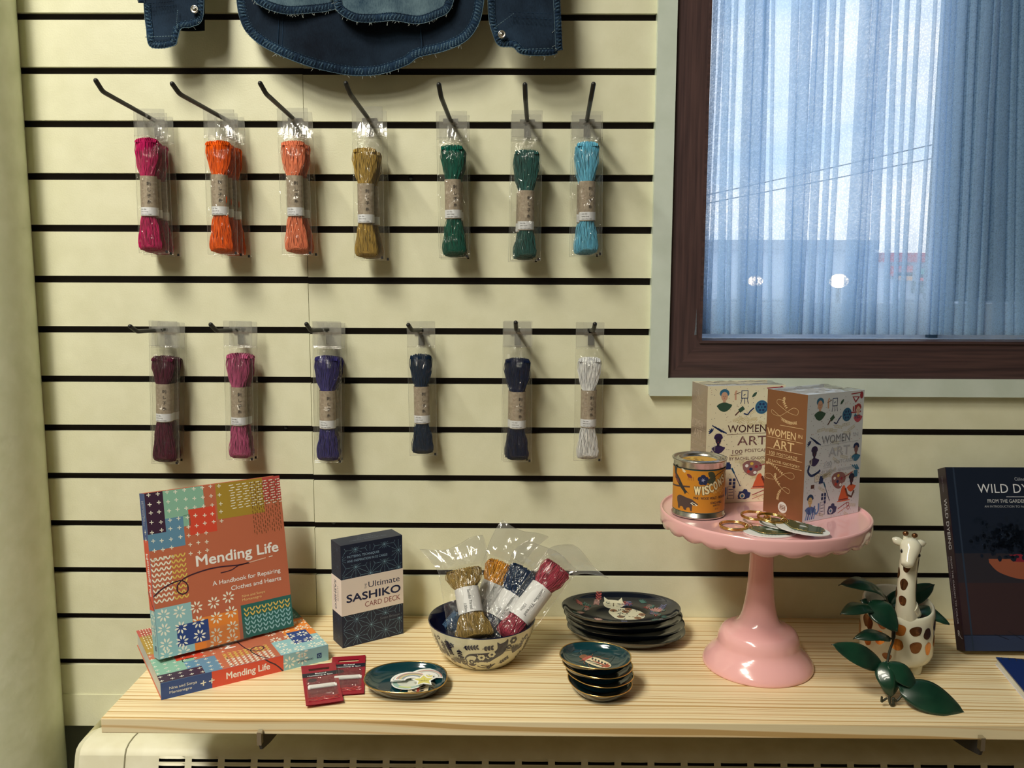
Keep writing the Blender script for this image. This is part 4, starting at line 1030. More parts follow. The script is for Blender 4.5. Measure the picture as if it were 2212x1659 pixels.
cA = Art(.2, .5); cA.sub(cat_art(), 0, 0, 1.0, -.12)
for k in (3, 2, 1, 0):
    th = thing('oval_plate', 'dark oval plate with painted cat and flowers, %s of the stack' % ('topmost' if k == 0 else wh[k].replace(' one', '')), 'plate', (cpos[k][0], cpos[k][1], (3-k)*.0115), -.10+cpos[k][2], group='stack of dark oval plates')
    dish(th, R2_, .0165, NGB, NG, gold=False, art=cA if k == 0 else None, foot=.6)
# dish with stickers
sd = thing('trinket_dish', 'green gold-rimmed dish holding a pile of stickers on the shelf', 'dish', (-.1395, -.2440, 0), 0)
a = Art(.2, .5)
bt = beetle(); a.sub(bt, .010, -.010, 1.25, 0)
R3 = lambda t, f=pebble(.0530, .0455, -.0): f(t)*(1-.10*cos(t-2.6)**2*0+.15*cos(t-PI*1.03)**3+.02*cos(2*t))
zt3 = dish(sd, R3, .0160, GDB, GD, art=a)
def sticker(label, outline, paint, z, rot, x, y, tilt=0, margin=.0):
    th = thing('sticker', label, 'sticker', M=Matrix.Translation((-.1395+x, -.2440+y, z)) @ Matrix.Rotation(rot, 4, 'Z') @ Matrix.Rotation(tilt, 4, 'X'))
    m = MB(); m.prism(outline, 'z', 0, .0005, flat((226, 220, 200), .3)); ar = Art(.25); paint(ar); m.art(ar, lambda p, q, o: (p, q, .0005+o)); m.build('sticker_sheet', th); return th
def rb_outline(k=1.0):
    P = []
    for i in range(13): t = PI*(.04+.92*i/12); P.append((.0225*k*cos(t), .0215*k*sin(t)))
    for i in range(13): t = PI*(.96-.92*i/12); P.append((.0085*k*cos(t), .0065*k*sin(t)-.001))
    return P
def rainbow(ar, star=True, cols=((206, 132, 112), (96, 128, 110), (202, 150, 100), (190, 180, 110), (120, 140, 120), (126, 126, 150))):
    for i, c_ in enumerate(cols):
        r_ = .0205-.0018*i; ar.ring(0, 0, r_, .0014, c_, ry=r_*.95, a0=PI*.07, a1=PI*.93)
def star_pts(r, n=5, q=.5, rot=PI/2): return [((r if i % 2 == 0 else r*q)*cos(rot+PI*i/n), (r if i % 2 == 0 else r*q)*sin(rot+PI*i/n)) for i in range(2*n)]
sticker('pale rainbow sticker at the back of the pile on the green dish', rb_outline(1.1), lambda ar: (rainbow(ar, cols=((196, 190, 170), (190, 110, 90), (188, 182, 160), (160, 156, 140)))), .0100, -.25, .019, .012)
sticker('round iridescent sticker at the bottom of the pile on the dish', [(.021*cos(2*PI*i/28), .018*sin(2*PI*i/28)) for i in range(28)], lambda ar: (ar.ell(0, 0, .0195, .0165, (150, 172, 150)), ar.up(), ar.ell(.002, .002, .016, .013, (200, 196, 170)), ar.up(), ar.line([(-.010, -.011), (.006, -.013)], .003, (196, 200, 120))), .0070, 0, -.0055, .000)
sticker('grey rainbow sticker in the middle of the pile on the green dish', rb_outline(1.08), lambda ar: rainbow(ar, cols=((170, 168, 155), (190, 186, 170), (150, 152, 145))), .0108, .30, -.0035, .0005)
sticker('white bordered rainbow sticker near the top of the pile on the dish', rb_outline(1.05), lambda ar: rainbow(ar), .0124, .18, .0005, -.002)
def st_paint(ar): ar.poly(star_pts(.0135, q=.50), (206, 192, 96)); ar.up(); ar.text('I', .0005, .0012, .0032, (90, 80, 40), 'c'); ar.text('TRIED', 0, -.0034, .0034, (90, 80, 40), 'c', w=.0125)
sticker('yellow star sticker reading I tried, on top of the pile in the dish', star_pts(.0170, q=.55), st_paint, .0142, .12, .0165, -.0065)
sticker('small yellow star sticker just behind the top star on the dish', star_pts(.0105, q=.5), lambda ar: ar.poly(star_pts(.008), (206, 192, 110)), .0131, .5, .0215, .004)
# ================================================================ BOWL
BXc, BYc = -.0520, -.1470
INK2 = (20, 24, 48)
bw = thing('ceramic_bowl', 'cream ceramic bowl with navy folk-art cat and plants, full of thread', 'bowl', (BXc, BYc, 0))
MBI = flat((14, 20, 44), .15, coat=.6, name='navy_bowl_glaze'); MBO = flat((206, 196, 156), .2, coat=.6, name='cream_bowl_glaze')
bp_ = [(.0, .0015), (.040, .0015), (.0415, 0), (.0445, 0), (.048, .0035), (.056, .012), (.0635, .023), (.069, .035), (.0730, .047), (.0755, .0575)]
def bprof(z):
    for (r0, z0), (r1, z1) in zip(bp_[3:], bp_[4:]):
        if z <= z1: f = (z-z0)/(z1-z0); return r0+(r1-r0)*f
    return bp_[-1][0]
m = MB(); m.lathe(smooth_curve(bp_[:4], 1)+smooth_curve(bp_[4:], 4), MBO, 96)
def ba(): # artwork: a = arc length at radius .068, b = height z
    a = Art(.2, .5); I = INK2
    C_ = MBO
    # cat, stretched
    body = smooth_curve([(-.020, .016), (-.022, .026), (-.014, .034), (.004, .036), (.016, .037), (.021, .042), (.020, .052), (.024, .049), (.030, .051), (.034, .054), (.034, .042), (.030, .032), (.018, .024), (.010, .018), (.004, .020), (-.004, .019), (-.010, .012), (-.016, .011)], 4)
    a.poly(body, I); a.up()
    a.poly(smooth_curve([(-.019, .017), (-.020, .026), (-.013, .031), (-.006, .029), (-.009, .022), (-.013, .016)], 4), MBO); a.up()
    for x, y, r in ((-.013, .020, .0042), (.001, .0285, .0052), (.0145, .033, .0050)):
        cc = MBO if x > -.01 else I
        for k in range(6): a.ell(x+r*.6*cos(k*PI/3), y+r*.6*sin(k*PI/3), r*.45, r*.45, cc, 8)
        a.up(); a.ell(x, y, r*.38, r*.38, I if x > -.01 else MBO, 10)
    for (x, y, c_) in ((.0075, .027, MBO), (-.004, .031, MBO)): a.line([(x, y+.003), (x+.001, y), (x+.004, y-.001)], .0012, c_)
    for k in range(3): a.line([(.030, .036+.002*k), (.043, .034+.0035*k)], .0007, I)
    a.line(smooth_curve([(.0, .013), (.012, .011), (.022, .015), (.018, .012)], 4), .0012, I)
    a.line(smooth_curve([(-.020, .020), (-.022, .012), (-.016, .006), (-.010, .005)], 5), .0018, I)
    a.line(smooth_curve([(-.006, .012), (.002, .008), (.010, .007)], 5), .0014, I)
    rn = random.Random(5)
    def sprig(x, y, rot, n=4, L=.015, w=.0026):
        a.line([(x, y), (x+L*cos(rot), y+L*sin(rot))], .0008, I)
        for k in range(n):
            for sg in (-1, 1): a.leaf(x+L*(k+.6)/n*cos(rot), y+L*(k+.6)/n*sin(rot), .0052, w, rot+sg*.85, I)
    def fan(x, y, rot, n=7, r=.012):
        for k in range(n): a.leaf(x, y, r, .0021, rot-.75+1.5*k/(n-1), I)
    def fl(x, y, r=.004):
        for k in range(6): a.ell(x+r*.6*cos(k*PI/3), y+r*.6*sin(k*PI/3), r*.45, r*.45, I, 8)
        a.up(); a.ell(x, y, r*.35, r*.35, MBO, 8); a.lay -= 1
    sprig(-.022, .043, .15, 5, .018); sprig(.002, .043, .1, 3, .012, .0032); fl(.042, .050, .0052); fl(.037, .0415, .0034)
    fan(.046, .028, 1.2, 8, .015); sprig(.028, .014, .6, 4, .014); sprig(.010, .004, .9, 3, .010); sprig(.056, .030, 1.3, 4, .016); sprig(.060, .012, 1.1, 3, .012); fl(.066, .046); sprig(.072, .02, 1.4, 5, .02)
    sprig(-.034, .046, -2.6, 4, .014); sprig(-.028, .040, -1.6, 3, .012); sprig(-.046, .050, -1.4, 6, .022, .0034); fan(-.034, .012, 1.9, 7, .014); fl(-.047, .014, .0042); sprig(-.026, .010, 1.6, 4, .016); sprig(-.054, .046, -1.5, 6, .024); fl(-.060, .048, .003); fan(-.062, .020, 1.6, 6, .012); sprig(-.070, .05, -1.4, 5, .022); fl(-.075, .02)
    for k in range(5): sprig(.085+.017*k, .012, 1.5, 5, .026); fl(.092+.017*k, .044); sprig(-.088-.015*k, .012, 1.6, 5, .026)
    return a
def bm(a_, b, o):
    th = -PI/2+a_/.066+.02; r_ = bprof(b)+o+.0002; return (r_*cos(th), r_*sin(th), b)
m.art(ba(), bm, maxlen=.0045)
inr = [(.0755, .0575), (.0748, .0586), (.0738, .0580), (.0712, .047), (.067, .035), (.061, .024), (.052, .013), (.035, .0075), (0, .0065)]
m.lathe([inr[0], inr[1]], MBI, 96); m.lathe(inr[1:], MBI, 96); m.build('bowl_body', bw)

# fat skeins in the bowl
def bowl_skein(c_, word, top, ty, bot, by_, face, text, label, seed, wt=.047, wm=.027, wb=.046, b0=.34, b1=.68, T=.024, bag=True, bagtop=.045, bagside=0, z_override=None, hair=1.0):
    P, Q = (Vector(z_override[0]), Vector(z_override[1])) if z_override else (oy(*top, ty), oy(*bot, by_))
    zax = (P-Q).normalized(); H = (P-Q).length
    toc = (Vector(face)).normalized(); yax = -(toc-zax*toc.dot(zax)).normalized(); xax = yax.cross(zax)
    M = Matrix((xax, yax, zax)).transposed().to_4x4(); M.translation = Q
    th = thing('thread_skein', label, 'thread', M=M, group='thread skeins in the bowl')
    mat = thread_mat(c_); sk = skein_mesh(mat, seed, H, wt, wm, wb, b0, b1, T=T, lanes=46); sk.build('skein', th)
    rx, ry = wm/2*1.14+.0015, T/2*1.05+.0018; z0, z1 = H*b0-.001, H*b1+.001
    def mp(a, b, o): th_ = -PI/2+a/((rx+ry)/2); return Vector(((rx+o)*cos(th_), (ry+o)*sin(th_), b))
    m = MB(); m.grid(lambda a, b: mp((a-.5)*2*PI*(rx+ry)/2, z0+(z1-z0)*b, 0), 40, 3, flat((206, 200, 184), .6), True)
    ar = Art(.6)
    if text:
        ar.text('Sashiko Thread', .001, z1-.004, .0042, (70, 70, 66), rot=-PI/2, w=(z1-z0)*.80); ar.text('100m', -.0065, z1-(z1-z0)*.62, .0042, (70, 70, 66), rot=-PI/2, w=.012)
    m.art(ar, mp, base=.0003, maxlen=.004); m.build('paper_band', th)
    if bag:
        W_ = max(wt, wb)*1.18; rnd = random.Random(seed+9); m = MB(); Z0, Z1 = -.004, H+bagtop
        def mk(side):
            def fn(a, b):
                x = (a-.5)*W_; z = Z0+(Z1-Z0)*b; t = z/H
                e = max(0, 1-abs(2*a-1)**2.4); k = min(1, max(0, (z-Z0)/.012))*(1 if z < H*.96 else max(.06, 1-(z-H*.96)/.02))
                n_ = noise.noise(Vector((x*70+seed, z*34, side))); n2_ = noise.noise(Vector((x*160, z*90+seed, side)))
                fl_ = max(0, (z-H)/max(.001, bagtop)); xx = x*(1+.32*fl_)+bagside*fl_*fl_*.02+.003*n_*fl_
                return Vector((xx, side*((T/2+.0015)*e*k+.0004)+(.0016+.004*fl_)*n_+.0007*n2_+.006*fl_*sin(x*60+seed), z+.004*fl_*sin(x*90+seed*2)))
            return fn
        for sd_ in (-1, 1): m.grid(mk(sd_), 24, 60, MFILM, True)
        k2 = m.mi(MFILM2)
        for q, f in enumerate(m.f):
            if sum(m.v[i][2] for i in f)/len(f) > H+.004: m.m[q] = k2
        f1 = mk(-1)
        for a0 in (0, 1): m.tube([f1(a0, q/30) for q in range(31)], .0004, MFILM2, 4)  # whitish edge tubes stand for glints on the bag outline
        m.tube([f1(q/16, 1) for q in range(17)], .0005, MFILM2, 4)
        m.build('plastic_bag', th)
    return th
bowl_skein((66, 92, 112), 'grey blue', None, 0, None, 0, (-.1, -1, .6), False, 'blue-grey skein lying low at the left side of the bowl', 43, z_override=((BXc-.046, BYc-.004, .058), (BXc-.012, BYc+.008, .020)), wt=.028, wm=.018, wb=.03, T=.018, bag=False)
bowl_skein((222, 148, 34), 'yellow', (1086, 1214), -.105, (1026, 1362), -.140, (0, -1, .35), True, 'yellow skein with a white band between the khaki and blue ones', 31, b0=.30, b1=.68, wt=.043, bagtop=.055, bagside=.6)
bowl_skein((8, 40, 68), 'blue', (1140, 1230), -.118, (1052, 1378), -.165, (0, -1, .4), True, 'dark blue skein leaning in the bowl between yellow and rose', 32, wt=.050, b0=.28, b1=.62, bagtop=.04, bagside=1.0)
bowl_skein((160, 54, 66), 'rose', (1207, 1222), -.122, (1090, 1378), -.180, (0, -1, .4), True, 'rose red skein leaning far right over the bowl rim', 33, wt=.043, b0=.26, b1=.68, wb=.038, bagtop=.034, bagside=1.6)
bowl_skein((148, 118, 58), 'khaki', (1000, 1228), -.145, (1027, 1382), -.196, (0, -1, .5), True, 'khaki skein standing foremost at the left in the bowl', 34, wt=.052, wb=.058, b0=.37, b1=.70, T=.026, bagtop=.036, bagside=-.5)

# ================================================================ CAKE STAND AND WHAT STANDS ON IT
PX, PY = .3330, -.1635; PZ = .2165
MPK = flat((228, 168, 156), .18, coat=.7, name='pink_glaze')
cs = thing('cake_stand', 'glossy pink pedestal cake stand with scalloped rim', 'cake stand', (PX, PY, 0))
m = MB()
foot = smooth_curve([(.0700, 0), (.0742, .0006), (.0750, .004), (.0728, .0095), (.0675, .0165), (.0605, .0240), (.0562, .0310), (.0548, .0380), (.0530, .0445), (.0490, .0505), (.0425, .0540), (.0350, .0570), (.0288, .0620), (.0242, .0720), (.0208, .0880), (.0182, .1080), (.0165, .1350), (.0160, .158), (.0165, .175), (.0185, .190), (.028, .1985), (.045, .2025)], 5)
m.lathe(foot, MPK, 96); m.build('pedestal', cs)
m = MB(); n = 240; ns = 26
def sk(a): return abs(sin(a*ns/2))**.75
pr = [(.045, .2025), (.100, .2035), (.128, .2045), (.1325, .2040)]
m.lathe(pr, MPK, n)
def skirt(i, j):
    a = 2*PI*i/n; s_ = sk(a); z = .2040-(.0052*s_+.001)
    prof = [(.1325, .2040), (.1340, z+.001), (.1358, z-.0006), (.1378, z+.0004), (.1390, .2065), (.1390, .2120), (.1392, .2178), (.1386, .2203), (.1372, .2208), (.1360, .2202), (.1352, .2185), (.1340, .2170), (.130, .2165), (.06, .2165), (0, .2165)]
    r_, zz = prof[j]; return (r_*cos(a), r_*sin(a), zz)
k = 15; vs = [skirt(i, j) for j in range(k) for i in range(n)]
m.add(vs, [(j*n+i, j*n+(i+1) % n, (j+1)*n+(i+1) % n, (j+1)*n+i) for j in range(k-1) for i in range(n)], MPK, True); m.build('plate', cs)

# postcard boxes
def postcard_art(w, h, title, cream, seed):
    a = Art(.35); rn = random.Random(seed); X = lambda x: x*w; Y = lambda y: (1-y)*h; s = w
    NVY, TEAL, REDC, GRN, BRN, SKN, ORG = (30, 46, 84), (52, 106, 128), (150, 48, 56), (52, 78, 58), (92, 56, 48), (196, 150, 116), (206, 92, 52); a.rect(0, 0, w, h, cream); a.up()
    gold = (206, 186, 132) if title[0] < 150 else (186, 176, 140)
    for _ in range(260): a.ell(X(rn.uniform(.02, .98)), Y(rn.uniform(.01, .99)), .0005, .0005, rn.choice([(90, 74, 70), (60, 60, 80), (170, 110, 90)]), 6)
    for _ in range(34):
        x, y, r_ = rn.uniform(.15, .85), rn.choice([rn.uniform(.24, .33), rn.uniform(.64, .70), rn.uniform(.3, .98)]), rn.uniform(-.6, .6)
        for k in range(7):
            px, py_ = X(x)+.0022*k*cos(r_), Y(y)+.0022*k*sin(r_)
            for sg in (-1, 1): a.leaf(px, py_, .003, .0011, r_+sg*.9, gold)
    a.up()
    def bust(x, y, hair, skin, dress, r=.075, bun=True, flip=1):
        a.poly([(X(x)+s*u*r/.075*flip, Y(y)+s*v*r/.075) for u, v in smooth_curve([(-.085, -.105), (-.06, -.085), (-.02, -.070), (.02, -.070), (.06, -.085), (.09, -.10), (.05, -.15), (0, -.17), (-.05, -.15)], 3)], dress)
        a.poly([(X(x)-s*.018, Y(y)-s*.08), (X(x)+s*.018, Y(y)-s*.08), (X(x)+s*.016, Y(y)-s*.02), (X(x)-s*.016, Y(y)-s*.02)], skin)
        a.ell(X(x), Y(y)+s*.035, s*r*.72, s*r*.60, hair); a.up(); a.ell(X(x), Y(y)-s*.004, s*r*.50, s*r*.66, skin); a.up()
        for q in range(9): an = PI*(.05+.9*q/8); a.ell(X(x)+s*r*.6*cos(an), Y(y)+s*(.02+r*.62*sin(an)), s*.013, s*.013, hair, 8)
        for sg in (-1, 1): a.ell(X(x)+sg*s*.014, Y(y)-s*.002, s*.007, s*.003, (30, 26, 30), 8)
        a.ell(X(x), Y(y)-s*.030, s*.008, s*.0035, (170, 60, 56), 8); a.line([(X(x), Y(y)-s*.004), (X(x)+s*.003, Y(y)-s*.018)], s*.003, (120, 80, 66)); a.lay -= 2
    bust(.215, .085, TEAL, SKN if title[0] > 0 else SKN, GRN, .085)
    def easel(x, y):
        for d in (-1, 0, 1): a.line([(X(x)+d*s*.01, Y(y)+s*.05), (X(x)+d*s*.05, Y(y)-s*.10)], s*.008, NVY)
        a.rect(X(x)-s*.045, Y(y)-s*.035, X(x)+s*.045, Y(y)+s*.065, NVY); a.up(); a.rect(X(x)-s*.035, Y(y)-s*.025, X(x)+s*.035, Y(y)+s*.055, cream); a.up(); a.leaf(X(x)-s*.02, Y(y), s*.04, s*.012, .6, NVY); a.lay -= 2
    easel(.475, .085)
    a.leaf(X(.57), Y(.10), s*.09, s*.035, .8, GRN); a.line([(X(.36), Y(.12)), (X(.355), Y(.06)), (X(.37), Y(.04))], s*.024, SKN); a.line([(X(.34), Y(.075)), (X(.42), Y(.055))], s*.008, BRN)
    a.poly([(X(.78), Y(.045)), (X(.92), Y(.05)), (X(.845), Y(.10))], REDC); a.up(); a.poly([(X(.81), Y(.053)), (X(.885), Y(.056)), (X(.845), Y(.082))], cream); a.lay -= 1
    a.line([(X(.76), Y(.025)), (X(.95), Y(.018))], s*.012, REDC)
    for q in range(4): a.rect(X(.80+.035*q), Y(.165), X(.825+.035*q), Y(.125-.01*(q % 2)), REDC)
    a.rect(X(.77), Y(.178), X(.95), Y(.168), REDC); a.ell(X(.95), Y(.04), s*.03, s*.045, REDC)
    def reel(x, y, r):
        a.ell(X(x), Y(y), s*r, s*r, TEAL); a.up(); a.ring(X(x), Y(y), s*r*.82, s*.006, NVY)
        for k in range(6): a.ell(X(x)+s*r*.5*cos(k*PI/3), Y(y)+s*r*.5*sin(k*PI/3), s*r*.19, s*r*.19, NVY, 10)
        a.ell(X(x), Y(y), s*r*.12, s*r*.12, NVY, 8); a.lay -= 1
    reel(.70, .185, .085); a.line([(X(p), Y(q)) for p, q in smooth_curve([(.47, .235), (.52, .245), (.55, .22), (.60, .19)], 4)], s*.016, NVY)
    a.line([(X(.36), Y(.25)), (X(.42), Y(.21))], s*.016, BRN); a.line([(X(.41), Y(.215)), (X(.47), Y(.185))], s*.05, GRN)
    for q in range(3): a.line([(X(.86+.03*q), Y(.225)), (X(.875+.03*q), Y(.195))], s*.018, TEAL); 
    for q in range(4): a.leaf(X(.86), Y(.205), s*.04, s*.012, 1.6+.5*q, TEAL)
    for q in range(3): a.line([(X(.07+.035*q), Y(.33+.012*q)), (X(.20+.03*q), Y(.39+.006*q))], s*.014, NVY)
    for q in range(5): a.leaf(X(.07), Y(.385), s*.05, s*.016, 1.2+.6*q, NVY)
    bust(.155, .455, (54, 40, 74), (46, 36, 56), (54, 40, 74), .075)
    a.line([(X(p), Y(q)) for p, q in smooth_curve([(.08, .55), (.06, .60), (.12, .635), (.22, .62), (.27, .60)], 4)], s*.03, NVY)
    for x, y in ((.07, .56), (.10, .55)): a.rect(X(x), Y(y), X(x+.02), Y(y-.05), (200, 190, 170))
    a.rect(X(.18), Y(.69), X(.27), Y(.625), (216, 206, 180)); a.ring(X(.225), Y(.657), s*.022, s*.005, (120, 60, 60)); a.line([(X(.18), Y(.625)), (X(.27), Y(.625)), (X(.27), Y(.69)), (X(.18), Y(.69))], s*.006, NVY, True)
    a.rect(X(.12), Y(.74), X(.18), Y(.71), BRN)
    # ink bottle, brush, palette, camera
    a.rect(X(.255), Y(.71), X(.33), Y(.665), NVY); a.rect(X(.27), Y(.665), X(.315), Y(.65), NVY)
    a.line([(X(.345), Y(.705)), (X(.46), Y(.86))], s*.010, NVY); a.line([(X(.34), Y(.70)), (X(.375), Y(.745))], s*.022, TEAL)
    a.poly([(X(x), Y(y)) for x, y in smooth_curve([(.48, .67), (.53, .645), (.62, .64), (.70, .655), (.735, .69), (.72, .725), (.68, .735), (.665, .765), (.61, .775), (.54, .755), (.49, .715), (.48, .67)], 4)], (136, 92, 84)); a.up()
    for x, y, c_ in ((.535, .685, (230, 224, 210)), (.60, .668, (206, 170, 70)), (.66, .695, REDC), (.59, .715, NVY), (.56, .735, (180, 60, 50)), (.645, .745, (226, 220, 206))): a.ell(X(x), Y(y), s*.023, s*.020, c_, 9)
    a.lay -= 1
    a.line([(X(.70), Y(.69)), (X(.86), Y(.655))], s*.012, REDC)
    for q in range(3):
        for p in range(2): a.rect(X(.31+.05*p), Y(.815+.03*q), X(.345+.05*p), Y(.79+.03*q), NVY) if not (q == 2 and p == 0) else None
    a.line([(X(.30), Y(.86)), (X(.38), Y(.86)), (X(.38), Y(.965)), (X(.30), Y(.965))], s*.007, NVY, True)
    for q in range(3): a.line([(X(.31), Y(.885+.025*q)), (X(.37), Y(.885+.025*q))], s*.007, NVY)
    a.poly([(X(x), Y(y)) for x, y in ((.43, .945), (.45, .905), (.49, .905), (.51, .885), (.55, .89), (.56, .91), (.60, .92), (.585, .96), (.53, .975), (.44, .97))], NVY); a.up(); a.ell(X(.49), Y(.945), s*.034, s*.034, cream); a.up(); a.ell(X(.49), Y(.945), s*.020, s*.020, TEAL); a.lay -= 2
    # sculpture, scissors
    a.poly([(X(x), Y(y)) for x, y in smooth_curve([(.62, .87), (.64, .83), (.66, .80), (.68, .765), (.72, .755), (.75, .79), (.77, .83), (.80, .87), (.62, .87)], 3)], ORG); a.rect(X(.60), Y(.885), X(.83), Y(.877), ORG); a.rect(X(.62), Y(.875), X(.80), Y(.865), REDC)
    a.line([(X(.62), Y(.94)), (X(.78), Y(.90))], s*.010, REDC); a.line([(X(.62), Y(.975)), (X(.80), Y(.93))], s*.008, (180, 110, 90)); a.ring(X(.80), Y(.915), s*.022, s*.008, REDC); a.ring(X(.81), Y(.945), s*.022, s*.008, REDC)
    bust(.845, .715, (40, 34, 56), (58, 38, 48), ORG, .07); a.line([(X(.74), Y(.78)), (X(.78), Y(.84)), (X(.86), Y(.86)), (X(.90), Y(.81))], s*.030, BRN)
    bust(.90, .155, (214, 186, 160) if 0 else (176, 70, 66), (206, 170, 140), (180, 74, 84), .07); bust(.90, .47, NVY, (126, 92, 84), TEAL, .07)
    for q in range(3): a.line([(X(.84+.04*q), Y(.60)), (X(.93+.02*q), Y(.64))], s*.02, TEAL)
    a.rect(X(.88), Y(.70), X(.95), Y(.645), TEAL)
    bust(.12, .835, (34, 66, 96), (196, 170, 110), (52, 90, 140), .075)
    for q in range(5): a.line([(X(.05+.035*q), Y(.985)), (X(.075+.035*q), Y(.93)), (X(.06+.04*q), Y(.905))], s*.020, (52, 90, 140) if q % 2 else (110, 150, 176))
    a.line([(X(p), Y(q)) for p, q in smooth_curve([(.20, .88), (.205, .93), (.24, .945), (.27, .92), (.27, .865)], 4)], s*.024, (84, 120, 160))
    a.lay = 5
    for k in range(2):
        a.text('WOMEN', X(.27), Y(.395)+.0, h*.066, title, w=X(.50), bold=.006); 
    a.text('IN', X(.83), Y(.365), h*.030, title, w=X(.09))
    a.text('ART', X(.40), Y(.505), h*.080, title, w=X(.38), bold=.004); a.line([(X(.26), Y(.412)), (X(.93), Y(.404))], s*.004, title)
    a.text('100', X(.32), Y(.578), h*.036, title, w=X(.15)); a.text('POSTCARDS', X(.50), Y(.566), h*.028, title, w=X(.37)); a.line([(X(.32), Y(.590)), (X(.47), Y(.586))], s*.005, title)
    a.text('BY RACHEL IGNOTOFSKY', X(.30), Y(.632), h*.026, title, w=X(.60))
    a.up(); inn = cream
    for (x, y, L) in ((.315, .388, .05), (.44, .388, .05), (.60, .388, .05), (.47, .497, .06), (.60, .497, .06)): a.line([(X(x), Y(y)), (X(x)+s*.004, Y(y)+h*L)], s*.0055, inn)
    return a.clip(0, 0, w, h)
def spine_art2(d, h, bg, ink):
    a = Art(.3); a.rect(0, 0, d, h, bg); a.up(); X = lambda x: x*d; Y = lambda y: (1-y)*h
    def vine(pts, n=16):
        P = smooth_curve([(X(x), Y(y)) for x, y in pts], 8); a.line(P, d*.006, ink)
        for i in range(2, len(P)-2, 2):
            an = math.atan2(P[i+1][1]-P[i-1][1], P[i+1][0]-P[i-1][0])
            for sg in (-1, 1): a.leaf(P[i][0], P[i][1], d*.045, d*.015, an+sg*.8, ink)
    vine([(.45, .04), (.42, .08), (.50, .13)]); a.line(smooth_curve([(X(x), Y(y)) for x, y in ((.42, .075), (.28, .07), (.25, .10), (.38, .13), (.55, .16), (.75, .17), (.78, .13), (.66, .12), (.50, .16), (.32, .20), (.14, .19), (.13, .16), (.28, .19), (.45, .22), (.75, .24))], 8), d*.006, ink)
    vine([(.36, .22), (.50, .235), (.62, .24), (.76, .23)]); vine([(.02, .605), (.12, .59), (.30, .62), (.46, .655)])
    a.line(smooth_curve([(X(x), Y(y)) for x, y in ((.46, .655), (.66, .68), (.76, .66), (.70, .63), (.52, .65), (.30, .71), (.06, .72), (.03, .69), (.16, .68), (.30, .72), (.45, .77), (.62, .80), (.66, .77), (.52, .76), (.42, .80), (.37, .86))], 8), d*.006, ink)
    vine([(.30, .66), (.28, .70), (.40, .75)]); vine([(.44, .78), (.38, .83), (.36, .87)])
    for y in (.272, .382, .472, .530, .595): a.line([(X(.03 if y > .3 else .35), Y(y)), (X(.93), Y(y-.004))], d*.008, ink)
    a.text('WOMEN', X(.03), Y(.368), h*.062, ink, w=X(.72), bold=.012); a.text('IN', X(.80), Y(.345), h*.030, ink, w=X(.11)); a.text('ART', X(.20), Y(.462), h*.072, ink, w=X(.52), bold=.008)
    a.text('100', X(.08), Y(.522), h*.030, ink, w=X(.17)); a.text('POSTCARDS', X(.29), Y(.520), h*.026, ink, w=X(.52)); a.text('BY RACHEL IGNOTOFSKY', X(.08), Y(.580), h*.022, ink, w=X(.80))
    a.ell(X(.50), Y(.925), d*.115, h*.045, (206, 196, 176)); a.up()
    for k in range(3): a.ring(X(.50), Y(.925)+h*.012*(k-1), d*.07, d*.012, bg, ry=h*.007)
    a.text('POTTER', X(.50), Y(.985), h*.014, ink, 'c', w=X(.20)); return a.clip(0, 0, d, h)
MCOP = flat((.34, .155, .075), .30, metal=.55, raw=True, name='copper_foil_card'); MTAU = flat((.34, .26, .20), .18, metal=.25, raw=True, name='taupe_gloss_card')
def postcards(loc, rz, w, d, h, label, spine_mat, spine_ink, cream, title, seed):
    th = thing('postcard_box', label, 'box', loc, rz, group='boxes of postcards on the cake stand'); F_, S_, T_, _r = box_maps(w, d, h)
    m = MB(); m.box((0, .0007, .0007), (w-.0012, d-.0007, h-.005), flat((212, 206, 190), .7)); m.build('postcards', th)
    m = MB(); m.box((0, 0, 0), (w, .0009, h), flat(cream, .35)); m.box((0, d-.0009, 0), (w, d, h), flat(cream, .35)); m.box((0, .0009, 0), (.0009, d-.0009, h), flat(cream, .35)); m.box((.0009, .0009, 0), (w, d-.0009, .0006), flat(cream, .35))
    m.art(postcard_art(w, h, title, cream, seed), F_); m.art(spine_art2(d, h, spine_mat, spine_ink), S_); m.build('slipcase', th)
    m = MB(); m.grid(lambda a, b: (a*w, .001+b*(d-.002), h-.001+.0022*noise.noise(Vector((a*9, b*5, seed)))+.0014*(b*4 % 1)), 16, 10, MFILM2, True); m.build('shrink_wrap', th)
postcards((.2610, -.1221, PZ+.0003), .1825, .1157, .0570, .1673, 'rear Women in Art postcard box, behind the yellow tin', MTAU, (168, 146, 122), (222, 208, 166), (110, 72, 66), 1)
postcards((.3690, -.2150, PZ+.0003), .529, .1083, .0684, .1688, 'front Women in Art postcard box with copper side, right of the other', MCOP, (206, 172, 118), (206, 206, 196), (168, 168, 164), 2)  # cover and title paled, a reflected sheen put into their colours

